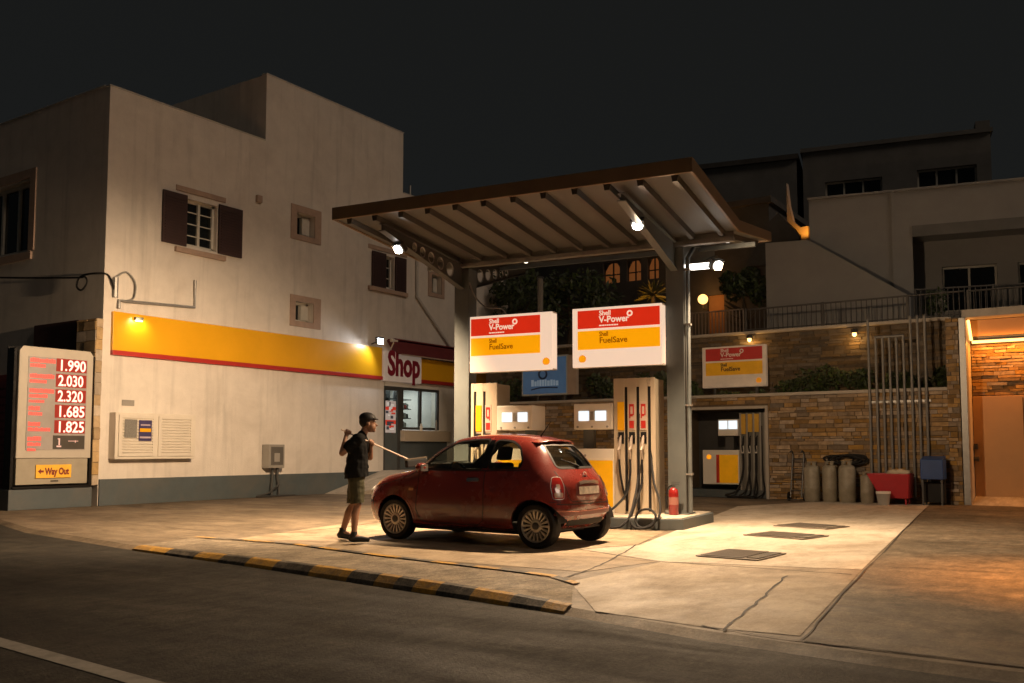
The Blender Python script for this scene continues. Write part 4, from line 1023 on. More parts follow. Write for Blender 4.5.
# rear sign
t = thing('fuel_sign', 'unlit red and yellow sign on the upper stone wall behind', 'sign', (-8.33, YB+.2, 2.8))
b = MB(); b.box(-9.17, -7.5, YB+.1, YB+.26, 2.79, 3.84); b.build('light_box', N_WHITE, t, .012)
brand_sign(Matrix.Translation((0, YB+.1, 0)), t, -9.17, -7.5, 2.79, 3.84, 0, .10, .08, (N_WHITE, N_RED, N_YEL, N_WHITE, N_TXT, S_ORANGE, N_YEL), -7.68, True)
b = MB()
for x in (-8.9, -7.8): b.box(x-.03, x+.03, YB+.262, YB+.34, 2.6, 3.6); b.box(x-.03, x+.03, YB+.345, YB+.88, 3.3, 3.36)
b.build('post', DSTEEL, t)
# blue sign
t = thing('blue_sign', 'blue framed sign partly hidden behind the left lit sign', 'sign', (-13.8, YB+.2, 2.7))
b = MB(); b.box(-14.72, -13.18, YB+.05, YB+.2, 2.76, 3.90); b.build('frame', mat('blue_sign_frame', (.42, .46, .45), .4), t, .01)
b = MB(); b.box(-13.18, -12.90, YB+.052, YB+.2, 2.765, 3.88); b.build('side_board', mat('sign_side_pale', (.42, .33, .26), .6), t)
b = MB(); b.box(-14.67, -13.22, YB+.04, YB+.049, 2.81, 3.85); fp = b.build('face_panel', BLUES, t)
b = MB(); b.tube([(-13.99+.13*cos(k*pi/10), YB+.035, 3.37+.13*sin(k*pi/10)) for k in range(20)], .03, 6, closed=True); b.build('ring_mark', BLUED, fp)
b = MB(); rr = random.Random(6); q = -14.38
while q < -13.5:
    l = rr.uniform(.05, .1); b.box(q, q+l, YB+.034, YB+.039, 3.03, 3.03+rr.uniform(.12, .2)); q += l+.02
b.build('worn_lettering', BLUEL, fp)
b = MB(); b.tube(spline([(-14.38, YB+.035, 2.93), (-14.1, YB+.035, 2.98), (-13.8, YB+.035, 2.985), (-13.5, YB+.035, 2.97)]), .018, 6); b.build('underline', BLUED, fp)
b = MB(); b.box(-14.3, -14.24, YB+.21, YB+.28, 2.0+.6, 3.6); b.box(-13.4, -13.34, YB+.21, YB+.28, 2.6, 3.6); b.build('post', DSTEEL, t)
# wall lamps on the coping
def wlamp(x, z, label, pw):
    y = YB+.72
    t = thing('wall_lamp', label, 'lamp', (x, y, z), 0, 'warm lamps on the upper stone wall')
    b = MB(); b.tube([(x, YB+.93, z+.08), (x, y, z+.1)], .018, 6); b.lathe([(.10, z+.02), (.06, z+.10), (.02, z+.12)], (x, y, 0), 12); b.build('shade', DSTEEL, t, smooth=True)
    b = MB(); b.lathe([(.02, z-.07), (.055, z-.03), (.05, z+.018)], (x, y, 0), 12); b.build('bulb', LED_WARM, t, smooth=True)
    light('POINT', 'wall_lamp_light', (x, y-.05, z-.13), pw, (1, .52, .14), size=.05)
wlamp(-5.5, 4.02, 'warm wall lamp between the rear sign and the pipes', 7)
wlamp(-8.12, 4.06, 'warm wall lamp just above the unlit rear sign', 9)

# vent pipes
def vpipe(x, z0, z1, label, grp='vertical pipes on the stone wall'):
    b = MB(); b.tube([(x, YB-.10, z0), (x, YB-.10, z1)], .030, 10)
    o = b.build('vent_pipe', PIPEM, None, smooth=True, origin=(x, YB-.1, z0)); return tag(o, label, 'pipe', grp)
vpipe(-5.0, .1, 4.22, 'tall grey vent pipe standing alone left of the pipe bank')
for i, x in enumerate((-4.08, -3.93, -3.78)):
    vpipe(x, .15, 4.24, ['tall pipe right beside the capped pipe bank', 'tall pipe in the middle of the right three', 'tall pipe nearest the stone pilaster'][i])
t = thing('pipe_bank', 'bank of five grey pipes joined by a bar at the top', 'pipes', (-4.55, YB-.1, .1))
for x in (-4.84, -4.69, -4.54, -4.39, -4.24):
    b = MB(); b.tube([(x, YB-.10, .1), (x, YB-.10, 3.78)], .03, 10); b.build('pipe', PIPEM, t, smooth=True)
b = MB(); b.tube([(-4.86, YB-.10, 3.80), (-4.22, YB-.10, 3.80)], .034, 10); b.build('top_bar', PIPEM, t, smooth=True)
b = MB(); b.box(-5.05, -3.7, YB-.06, YB-.035, 2.28, 2.33); b.build('clamp_rail', GALV, t)

# gas bottles
GB = [(-6.27, .92, .185, 'grey gas bottle nearest the hand truck'), (-5.86, .93, .165, 'narrow grey gas bottle second from the hand truck'), (-5.47, .94, .19, 'broad grey gas bottle third from the hand truck'), (-5.03, .70, .15, 'short grey gas bottle beside the red barrow')]
def gas(x, h, r, label):
    y = YB-.45
    t = thing('gas_bottle', label, 'gas bottle', (x, y, 0), 0, 'gas bottles along the stone wall')
    W = PM[t]
    b = MB(W); b.lathe([(r*.92, 0), (r*.95, .03), (r*.95, .05), (r, .07), (r, h*.32), (r*1.015, h*.33), (r*1.015, h*.36), (r, h*.37), (r, h*.8), (r*.93, h*.86), (r*.7, h*.9), (r*.3, h*.92)], n=22); b.build('body', GASM, t, smooth=True)
    b = MB(W)
    for a0 in (0.3, 1.9, 3.5, 5.1):
        pts = [(r*.62*cos(a0+k*.18), r*.62*sin(a0+k*.18)) for k in range(6)]
        for k in range(5):
            (p, q), (u, v) = pts[k], pts[k+1]; b.quad((p, q, h*.88), (u, v, h*.88), (u, v, h), (p, q, h))
    b.tube([(r*.62*cos(k*pi/8), r*.62*sin(k*pi/8), h) for k in range(16)], .012, 5, closed=True); b.build('collar', GASM, t)
    b = MB(W); b.lathe([(.02, h*.91), (.03, h*.94), (.02, h*.98), (.035, h*.99)], n=8); b.build('valve', mat('brass', (.35, .22, .07), .4, metal=.8), t)
for g_ in GB: gas(*g_)
# black hose coil hung above them
b = MB()
for i in range(5):
    c = -5.75+.09*i; z = 1.0; b.tube([(c+.34*cos(k*pi/10)*(1+.1*sin(k+i)), YB-.10-.03*(i % 3), z-.02+.09*sin(k*pi/10)*(1+.2*i*.3)) for k in range(20)], .022, 6, closed=True)
o = b.build('hose_coil', BLACK, None, smooth=True, origin=(-5.6, YB-.1, 1)); tag(o, 'black hose coil lying across the tops of the gas bottles', 'hose')
# hand truck
t = thing('hand_truck', 'dark hand truck with curved handles leaning on the stone wall', 'hand truck', (-6.65, YB-.4, 0))
b = MB()
for x in (-6.78, -6.52): b.tube(spline([(x, YB-.45, .08), (x, YB-.22, 1.0), (x, YB-.2, 1.12), (x, YB-.32, 1.18), (x, YB-.42, 1.14)]), .018, 7)
for z in (.25, .5, .75, .98): b.tube([(-6.78, YB-.45+.25*(z-.08), z), (-6.52, YB-.45+.25*(z-.08), z)], .014, 6)
b.build('frame', DSTEEL, t, smooth=True)
b = MB(); b.box(-6.82, -6.48, YB-.66, YB-.46, .03, .045); b.build('toe_plate', DSTEEL, t)
for x in (-6.84, -6.46):
    b = MB(); b.lathe([(.05, -.02), (.1, -.02), (.1, .02), (.05, .02)], (x, YB-.38, .1), 16, 'x'); b.build('wheel', BLACK, t)
# red barrow with a sack, bucket in front
t = thing('red_barrow', 'red tapered tub barrow standing under the pipes', 'barrow', (-4.5, YB-.6, 0))
ring = lambda x0, x1, y0, y1, z: [(x0, y0, z), (x1, y0, z), (x1, y1, z), (x0, y1, z)]
b = MB(); a = ring(-4.93, -4.05, YB-.95, YB-.3, .68); c = ring(-4.66, -4.09, YB-.85, YB-.4, .14); d = ring(-4.90, -4.08, YB-.92, YB-.33, .68); e_ = ring(-4.64, -4.11, YB-.82, YB-.43, .17)
b.add(a+c+d+e_, [(4, 5, 6, 7)]+[(i, (i+1) % 4, 4+(i+1) % 4, 4+i) for i in range(4)]+[(8+i, 8+(i+1) % 4, 12+(i+1) % 4, 12+i) for i in range(4)]+[(i, (i+1) % 4, 8+(i+1) % 4, 8+i) for i in range(4)]+[(12, 13, 14, 15)])
b.build('tub', REDB, t, .01)
for x, y in ((-4.6, -.8), (-4.15, -.8), (-4.6, -.45), (-4.15, -.45)):
    b = MB(); b.tube([(x, YB+y, 0), (x, YB+y, .16)], .02, 6); b.build('leg', REDB, t)
bm_ = MB(); bm_.lathe([(.02, -.06), (.2, -.05), (.27, .0), (.24, .05), (.12, .08), (.02, .085)], (0, 0, 0), 18)
for i, v in enumerate(bm_.v): bm_.v[i] = Vector((-4.32+v.x, YB-.6+v.y*.7, .69+v.z+.02*sin(v.x*30)))
o = bm_.build('sack', mat('sack_cream', (.5, .42, .3), .8, var=.2), None, smooth='all', origin=(-4.32, YB-.6, .66)); tag(o, 'cream sack lying in the top of the red barrow', 'sack')
t = thing('paint_bucket', 'grey bucket with a white rim in front of the red barrow', 'bucket', (-4.55, YB-1.1, 0))
b = MB(PM[t]); b.lathe([(.115, 0), (.145, .27), (.135, .27), (.108, .012)], n=20); b.build('body', GREYB, t, smooth=True)
b = MB(PM[t]); b.lathe([(.147, .25), (.155, .25), (.155, .30), (.147, .30)], n=20); b.build('rim', WHITE, t)
b = MB(PM[t]); b.tube(arc((0, 0, .27), .15, pi, 2*pi, 12, 'xz'), .005, 5); b.build('handle', GALV, t)
# blue box on legs
t = thing('blue_box', 'dark blue box on thin legs beside the stone pilaster', 'box', (-3.6, YB-.5, 0))
b = MB(); b.box(-3.86, -3.40, YB-.7, YB-.25, .56, 1.0); b.prism([(-3.86, YB-.7, 1.003), (-3.86, YB-.25, 1.003), (-3.86, YB-.25, 1.07)], (.46, 0, 0)); b.build('body', BLUEB, t, .02)
for x, y in ((-3.82, -.66), (-3.44, -.66), (-3.82, -.3), (-3.44, -.3)):
    b = MB(); b.box(x-.018, x+.018, YB+y-.018, YB+y+.018, 0, .56); b.build('leg', DSTEEL, t)
b = MB(); b.box(-3.84, -3.42, YB-.45, YB-.2, .05, .5); o = b.build('crate', BLACK, None, .01, origin=(-3.6, YB-.3, .05)); tag(o, 'black crate under the dark blue box', 'crate')

# planter plants
def shrub(c, rad, n, label, grp, m=LEAF, name='shrub'):
    t = thing(name, label, 'plant', (c[0], c[1], c[2]-rad[2]), 0, grp)
    rr = random.Random(int(abs(c[0]*100)))
    b = MB()
    for k in range(5):
        q = Vector(c)+Vector((rr.uniform(-.6, .6)*rad[0], rr.uniform(-.4, .4)*rad[1], rr.uniform(-.4, .5)*rad[2])); leaves(b, q, [x*.55 for x in rad], n//5, .04, .10, rr)
    b.build('foliage', m, t)
    b = MB()
    for k in range(4): b.tube([(c[0], c[1], c[2]-rad[2]), (c[0]+rr.uniform(-.5, .5)*rad[0], c[1], c[2]+rr.uniform(-.2, .3)*rad[2])], .012, 5)
    b.build('stem', BARK, t)
for x, h_, w_, lb in ((-9.6, .30, .35, 'small planter shrub left of the unlit rear sign'), (-8.7, .16, .3, 'lowest shrub below the left half of the unlit rear sign'), (-7.9, .14, .25, 'tiny shrub below the right half of the unlit rear sign'),
    (-6.9, .38, .5, 'planter shrub directly right of the unlit rear sign'), (-6.1, .42, .5, 'tallest shrub on the stone ledge left of the pipes, above the gas bottles'), (-5.4, .36, .45, 'planter shrub under the wall lamp by the first pipe'),
    (-4.4, .3, .5, 'dark shrub seen through the grey pipe bank'), (-3.65, .34, .3, 'shrub between the last pipe and the stone pilaster'), (-15.6, .5, .6, 'planter shrub left of the blue sign behind the left column'),
    (-12.3, .5, .5, 'dark shrub right of the blue sign, between the two lit signs'), (-11.3, .45, .5, 'dark shrub above the right pump display'), (-10.4, .5, .5, 'dark shrub behind the right column')):
    shrub((x, YB+.55, 2.45+h_), (w_, .25, h_), 420, lb, 'shrubs in the stone planter')

# ------------------------------------------------------------------ garage on the right
gar = thing('garage', 'open stone garage bay lit deep orange by strip lamps', 'garage', (-1, YB+.5, 0))
GY = YB+.62
b = MB(); b.box(-3.03, 6, YB-.02, YB+1.2, 4.12, 4.3); b.build('roof', CAP, gar, .01)
b = MB(); b.box(-3.08, -2.94, YB-.16, YB+.1, 0, 4.11); b.build('post', GALV, gar, .01)
b = MB(); b.box(-3.05, -2.95, YB+.103, GY+.3, 0, 4.118); b.build('side_wall', CAP, gar)
PG = lambda u, z, d: (u, GY+d, z)
b = MB(); b.box(-2.947, 5.2, GY+.01, GY+.3, 0, 4.118); b.build('rear_wall', MORTAR, gar)
b = MB(); stones(b, PG, -2.94, 4, 2.42, 3.56, rnd=random.Random(12), hmin=.05, hmax=.1); b.build('stone_face', STONE, gar)
b = MB(); b.box(-2.94, 5, GY-.16, GY+.005, 3.74, 4.11); b.build('lintel', ORANGEW, gar, .008)
b = MB(); b.box(-2.94, 4.8, GY-.06, GY+.005, .0, 2.4); pn = b.build('door', ORANGEW, gar, .008)
b = MB(); b.box(-1.95, -1.93, GY-.063, GY-.0605, .18, 2.35); b.build('seam', JOINT, pn)
b = MB(); b.box(.1, .12, GY-.063, GY-.0605, .18, 2.35); b.build('seam', JOINT, pn)
b = MB(); b.box(-2.94, 4.8, GY-.17, GY-.02, 3.66, 3.735); b.build('beam', DSTEEL, gar)
b = MB(); b.prism([(-2.94, YB-.12, .004), (-2.94, GY-.065, .17), (-2.94, GY-.065, .0)], (7.7, 0, 0)); b.build('threshold', CONCL, gar)
b = MB(); b.box(5.0, 5.2, YB+.1, GY, 0, 4.118); b.build('side_wall', CAP, gar)
b = MB(); b.tube([(-2.9, GY-.12, 3.62), (4.7, GY-.12, 3.62)], .032, 8); b.build('strip_lamp', LED_O, gar)
b = MB(); b.tube([(-2.905, YB+.05, 4.06), (-2.905, GY-.2, 3.66)], .03, 8); b.build('strip_lamp', LED_O, gar)
b = MB(); b.box(-2.93, -2.86, GY-.16, GY-.06, 1.22, 1.34); b.build('switch_box', DSTEEL, gar)
b = MB(); b.lathe([(.05, -.06), (.06, .04)], (-2.88, GY-.12, 1.0), 10, 'x'); b.build('bell', DSTEEL, gar)
light('AREA', 'garage_light', (-.6, GY-.24, 3.60), 110, (1, .33, .05), target=(-.6, GY-.35, 0), size=4.4, sy=.08)
light('AREA', 'garage_light', (-.6, GY-.22, 3.70), 10, (1, .36, .07), target=(-.6, GY-.16, 4.1), size=4.4, sy=.05)
# street lamp standing outside the frame that throws the orange pool on the yard
sp_ = Vector((2.6, 9.6, 0))
t = thing('street_lamp', 'street lamp pole with orange lamp at the yard edge', 'street lamp', sp_)
b = MB(); b.tube([sp_, sp_+Vector((0, 0, 6.2))], [.07, .045], 10); b.tube([sp_+Vector((0, 0, 6.2)), sp_+Vector((-.5, .05, 6.5)), sp_+Vector((-1.0, .1, 6.5))], .035, 8); b.build('pole', GALV, t, smooth=True)
b = MB(); b.obox(sp_+Vector((-1.15, .1, 6.5)), (.5, .2, .12)); b.build('lamp_head', DSTEEL, t, .02)
b = MB(); b.obox(sp_+Vector((-1.15, .1, 6.43)), (.36, .14, .015)); b.build('lens', LED_WARM, t)
light('SPOT', 'street_lamp_light', sp_+Vector((-1.15, .1, 6.38)), 6500, (1, .34, .05), target=(-.1, 10.0, 0), size=.12, angle=radians(42), blend=1)

# ------------------------------------------------------------------ railings and houses above
def railing(a, c, z, h, label, m, sp=.12, name='railing', rad=.011, grp=None):
    a, c = Vector(a), Vector(c); L_ = (c-a).length
    t = thing(name, label, 'railing', a.lerp(c, .5), 0, grp)
    b = MB(); n = int(L_/sp)
    for i in range(n+1):
        p = a.lerp(c, i/n); b.tube([p, p+Vector((0, 0, h-.02))], rad, 5)
    b.build('balusters', m, t)
    b = MB(); b.tube([a+Vector((0, 0, h)), c+Vector((0, 0, h))], .022, 6); b.tube([a+Vector((0, 0, .08)), c+Vector((0, 0, .08))], .016, 6); b.build('rail', m, t)
    for i in range(int(L_/2)+1):
        b = MB(); p = a.lerp(c, min(1, i*2/L_)); b.box(p.x-.025, p.x+.025, p.y-.025, p.y+.025, p.z, p.z+h+.03); b.build('post', m, t)
DRAIL = mat('rail_dark', (.07, .065, .06), .6)
railing((-8.35, YB+1.15, 4.28), (-3.1, YB+1.15, 4.28), 4.28, .62, 'dark metal railing on the upper stone wall below the white house', DRAIL)
railing((-3.0, YB+.9, 4.3), (6, YB+.9, 4.3), 4.3, .55, 'dark metal railing over the garage roof', DRAIL)
railing((-10.6, 25.4, 4.2), (-9.05, 25.4, 4.2), 4.2, 1.0, 'pale picket railing below the glowing globe lamp', mat('rail_pale', (.26, .2, .15), .7), .10, rad=.02)
# white house: stair wall, main block with recessed terrace
wh = thing('white_house', 'plain white house with sloped stair wall and recessed terrace on the right', 'house', (-4, 28, 4.15))
HA = radians(12)
HMX = Matrix.Translation((-7.75, 27.6, 0)) @ Matrix.Rotation(HA, 4, 'Z')
b = MB(); b.prism([(-8.83, 26.8, 4.1), (-8.83, 26.8, 7.34), (-7.57, 26.8, 7.28), (-4.9, 26.8, 5.4), (-4.9, 26.8, 4.1)], (0, .3, 0)); b.build('stair_wall', HOUSE, wh)
def HP(dy): return lambda u, z, d: tuple(HMX @ Vector((u, dy+d, z)))
b = MB()
wall_sheet(b, HP(0), 0, 14, 4.1, 8.66, [(2.81, 14, 4.1, 7.46)], 1.6)
Q_ = lambda x, y, z: tuple(HMX @ Vector((x, y, z)))
b.quad(Q_(0, 0, 4.1), Q_(0, 9, 4.1), Q_(0, 9, 8.66), Q_(0, 0, 8.66)); b.quad(Q_(0, 0, 8.66), Q_(14, 0, 8.66), Q_(14, 9, 8.66), Q_(0, 9, 8.66))
wall_sheet(b, HP(1.6), 2.81, 14, 4.1, 7.46, [(3.65, 5.12, 5.3, 6.66), (5.66, 6.8, 4.3, 6.66)], .2)
b.build('wall', HOUSE, wh)
b = MB(HMX); b.box(-.04, 14, -.05, .2, 8.663, 8.72); b.build('parapet', HOUSE, wh)
b = MB(HMX); b.box(2.81, 14, -.03, -.002, 7.3, 7.62); b.build('terrace_lintel', HOUSEF, wh)
b = MB(HMX); b.box(2.28, 2.36, -.04, -.002, 5.2, 8.66); b.build('wall_pier', HOUSE, wh)
win(wh, 'window', HP(1.6), 3.65, 5.12, 5.3, 6.66, .18, 1, .06, 0)
win(wh, 'window', HP(1.6), 5.66, 6.8, 4.3, 6.66, .18, 0, .06, 0)
railing(HMX @ Vector((2.85, .2, 4.85)), HMX @ Vector((13, .2, 4.85)), 4.85, .95, 'pale thin railing in front of the terrace windows of the white house', mat('rail_grey', (.2, .19, .18), .7), .14)
shrub((-3.95, 25.2, 4.75), (.3, .3, .6), 300, 'small dark bush beside the terrace of the white house', None)
# orange lit gable fin
fin = thing('gable_wall', 'thin pointed wall edge glowing orange above the stair wall', 'wall', (-8.3, 29, 7.3))
b = MB(); b.prism([(-8.9, 29.2, 6.9), (-8.9, 29.2, 9.76), (-8.83, 29.2, 9.03), (-8.71, 29.2, 8.49), (-8.49, 29.2, 8.26), (-8.24, 29.2, 8.27), (-8.24, 29.2, 6.9)], (0, .25, 0)); b.build('wall', HOUSE, fin)
b = MB(); b.prism([(-10.0, 28.3, 7.0), (-9.2, 28.3, 8.35), (-8.9, 28.3, 8.6), (-8.28, 28.3, 7.85), (-8.28, 28.3, 7.0)], (0, .25, 0)); b.build('dark_gable', HOUSED, fin)
light('SPOT', 'fin_light', (-8.1, 28.85, 7.85), 40, (1, .33, .03), target=(-8.5, 29.2, 8.6), size=.05, angle=1.9, blend=.8)
fl = thing('wall_lamp', 'small hidden lamp at the foot of the glowing pointed wall', 'lamp', (-8.1, 28.75, 7.6))
b = MB(); b.tube([(-8.1, 28.75, 7.6), (-8.1, 29.6, 7.6)], .015, 6); b.lathe([(.03, 7.58), (.06, 7.66), (.06, 7.68)], (-8.1, 28.75, 0), 10); b.build('housing', DSTEEL, fl)
# far houses
fh = thing('far_house', 'pale block of flats far behind the white house with dark wide windows', 'house', (-9, 45, 4))
FM = Matrix.Translation((-13.2, 45, 0)) @ Matrix.Rotation(HA, 4, 'Z')
PFH = lambda u, z, d: tuple(FM @ Vector((u, d, z)))
b = MB(); wall_sheet(b, PFH, .3, 8.55, 4, 15.75, [(1.32, 3.9, 13.25, 14.2), (5.43, 7.95, 13.35, 14.34)], .3)
for x in (.3, 8.55): b.quad(PFH(x, 4, 0), PFH(x, 4, 10), PFH(x, 15.75, 10), PFH(x, 15.75, 0))
b.build('wall', HOUSEF, fh)
b = MB(FM); b.box(.2, 8.65, -.15, 10, 15.753, 15.95); b.build('roof', HOUSEF, fh)
b = MB(FM); b.box(8.0, 8.6, .5, 1.3, 15.955, 16.5); b.build('chimney', HOUSEF, fh)
win(fh, 'window', PFH, 1.32, 3.9, 13.25, 14.2, .25, 2, .08, 0, DGLASS); win(fh, 'window', PFH, 5.43, 7.95, 13.35, 14.34, .25, 2, .08, 0)
fh = thing('far_house', 'grey far house with balcony rails right of the canopy roof', 'house', (-17, 50, 4))
FI = Matrix.Translation((-18.2, 44, 0)) @ Matrix.Rotation(HA, 4, 'Z')
PFI = lambda u, z, d: tuple(FI @ Vector((u, d, z)))
b = MB(); wall_sheet(b, PFI, -6, 5.1, 4, 15.5, [(.9, 4.0, 11.7, 13.3)], .5); b.quad(PFI(5.1, 4, 0), PFI(5.1, 4, 10), PFI(5.1, 15.5, 10), PFI(5.1, 15.5, 0)); b.build('wall', HOUSEF, fh)
b = MB(FI); b.box(-6.2, 5.2, -.2, 10, 15.503, 15.75); b.build('roof', HOUSED, fh)
b = MB(FI)
for i in range(26): b.box(.4+i*.16, .44+i*.16, -.7, -.66, 11.9, 12.8)
b.box(.3, 4.6, -.72, -.64, 12.8, 12.86); b.box(.3, 4.6, -.8, -.01, 11.7, 11.88); b.build('balcony', HOUSED, fh)
win(fh, 'window', PFI, .9, 4.0, 11.9, 13.3, .45, 2, .08, 0)
# dark house behind the canopy with lit arched windows and globe lamp
dh = thing('dark_house', 'dark house behind the canopy with three lit arched windows', 'house', (-14, 30, 4.15))
PD = lambda u, z, d: (u, 30+d, z)
LW = [(-15.98, -15.3), (-15.02, -14.45), (-14.2, -13.75)]
b = MB(); wall_sheet(b, PD, -22, -9.75, 4.1, 9.4, [(a, c, 7.3, 8.1) for a, c in LW]+[(-11.95, -11.35, 4.15, 6.5)], .25); b.quad((-9.75, 30, 4.1), (-9.75, 40, 4.1), (-9.75, 40, 9.4), (-9.75, 30, 9.4)); b.quad((-22, 30, 9.4), (-9.75, 30, 9.4), (-9.75, 40, 9.4), (-22, 40, 9.4)); b.build('wall', HOUSED, dh)
b = MB(); b.box(-22.2, -9.6, 29.8, 40, 9.403, 9.6); b.build('roof', HOUSED, dh)
for a, c in LW:
    f = MB(); m_ = (a+c)/2; r_ = (c-a)/2
    f.prism([(a, 30.2, 7.3), (c, 30.2, 7.3), (c, 30.2, 7.75)]+[(m_+r_*cos(k*pi/10), 30.2, 7.75+.33*sin(k*pi/10)) for k in range(1, 10)]+[(a, 30.2, 7.75)], (0, .02, 0)); wv = f.build('window', LITWIN, dh)
    f = MB(); f.box(m_-.025, m_+.025, 30.16, 30.19, 7.3, 8.1); f.box(a, c, 30.16, 30.19, 7.62, 7.66)
    for s_ in (-1, 1):
        x0 = m_+s_*r_; f.prism([(x0, 30.15, 7.78), (x0, 30.15, 8.1), (m_, 30.15, 8.1), (m_+s_*r_*.5, 30.15, 8.04)], (0, .04, 0))
    f.build('glazing_bars', HOUSED, wv)
b = MB(); b.box(-11.94, -11.36, 30.1, 30.13, 4.15, 6.5); b.build('door', mat('door_amber', (.35, .17, .06), .6), dh)
t = thing('globe_lamp', 'glowing round globe lamp on a bracket by the amber door', 'lamp', (-11.95, 29.6, 6.1))
b = MB(); b.tube([(-11.95, 30, 6.0), (-11.95, 29.6, 6.0), (-11.95, 29.6, 6.15)], .02, 6); b.build('bracket', DSTEEL, t)
b = MB(); b.lathe([(.17*sin(pi*k/12), 6.32-.17*cos(pi*k/12)) for k in range(1, 12)], (-11.95, 29.6, 0), 18); b.build('globe', glow('globe_glow', (1, .50, .14), 3), t, smooth='all')
light('POINT', 'globe_light', (-11.8, 29.35, 6.3), 13, (1, .38, .08), size=.15)
# yucca, dark trees
def yucca(c, r, n, label):
    t = thing('yucca_plant', label, 'plant', (c[0], c[1], 4.15))
    rr = random.Random(21)
    b = MB(); b.tube([(c[0], c[1], 4.15), (c[0], c[1], c[2])], .07, 8); b.build('trunk', BARK, t)
    b = MB()
    for i in range(n):
        a = rr.uniform(0, 2*pi); el = rr.uniform(-.25, 1.35); d = Vector((cos(a)*cos(el), sin(a)*cos(el), sin(el))); L_ = r*rr.uniform(.7, 1.1); q = Vector(c)
        n_ = d.cross(Vector((0, 0, 1))).normalized()*.035; mid = q+d*L_*.55; tip = q+d*L_-Vector((0, 0, .12*L_))
        b.quad(q-n_*.6, mid-n_, tip, mid+n_, q+n_*.6)
    b.build('leaves', LEAF2, t)
yucca((-12.35, 26.5, 6.05), .62, 70, 'spiky yucca lit orange just above the right lit sign')
light('SPOT', 'yucca_light', (-12.3, 25.7, 5.0), 55, (1, .42, .05), target=(-12.35, 26.5, 6.2), size=.05, angle=1.3, blend=.6)
t = thing('garden_lamp', 'little spotlight on a stake under the spiky yucca', 'lamp', (-12.3, 25.6, 4.15))
b = MB(); b.tube([(-12.3, 25.6, 4.15), (-12.3, 25.6, 4.85)], .015, 6); b.obox((-12.3, 25.62, 4.9), (.1, .12, .1)); b.build('body', DSTEEL, t)
def tree(c, h, rad, n, label, seed):
    t = thing('tree', label, 'tree', c, 0)
    rr = random.Random(seed); c = Vector(c)
    b = MB(); top = c+Vector((0, 0, h*.75)); b.tube([c, c.lerp(top, .5)+Vector((.1, 0, 0)), top], [.14, .1, .04], 8)
    for k in range(7):
        a = rr.uniform(0, 6.28); s_ = c.lerp(top, rr.uniform(.45, .9)); b.tube([s_, s_+Vector((cos(a)*rad[0]*.7, sin(a)*rad[1]*.7, rr.uniform(.1, .6)*rad[2]))], [.05, .015], 6)
    b.build('trunk', BARK, t)
    b = MB()
    for k in range(26):
        a = rr.uniform(0, 6.28); e = rr.uniform(-.5, 1.3); q = c+Vector((0, 0, h-rad[2]*.7))+Vector((cos(a)*cos(e)*rad[0], sin(a)*cos(e)*rad[1], sin(e)*rad[2]))*rr.uniform(.4, .95)
        rs = rr.uniform(.22, .42); leaves(b, q, [x*rs for x in rad], n//26, .06, .14, rr)
    b.build('crown', LEAF, t)
tree((-14.9, 25.6, 4.15), 2.6, (1.9, 1.1, 1.4), 2600, 'round dark tree behind the two lit signs', 31)
tree((-17.4, 26.5, 4.15), 2.9, (1.3, 1.1, 1.3), 1800, 'dark tree behind the left canopy column', 32)
tree((-10.05, 28.2, 4.15), 2.6, (.85, .6, .7), 1500, 'leafy tree catching orange light beside the globe lamp', 33)
t = thing('utility_pole', 'pale thin pole behind the left lit sign', 'pole', (-15.35, 24.6, 4.15))
b = MB(); b.tube([(-15.35, 24.6, 4.15), (-15.35, 24.6, 6.6)], .09, 10); b.build('shaft', mat('pole_pale', (.25, .22, .18), .7), t, smooth=True)
b = MB(); b.lathe([(.11, 6.6), (.11, 6.66)], (-15.35, 24.6, 0), 10); b.build('cap', DSTEEL, t)

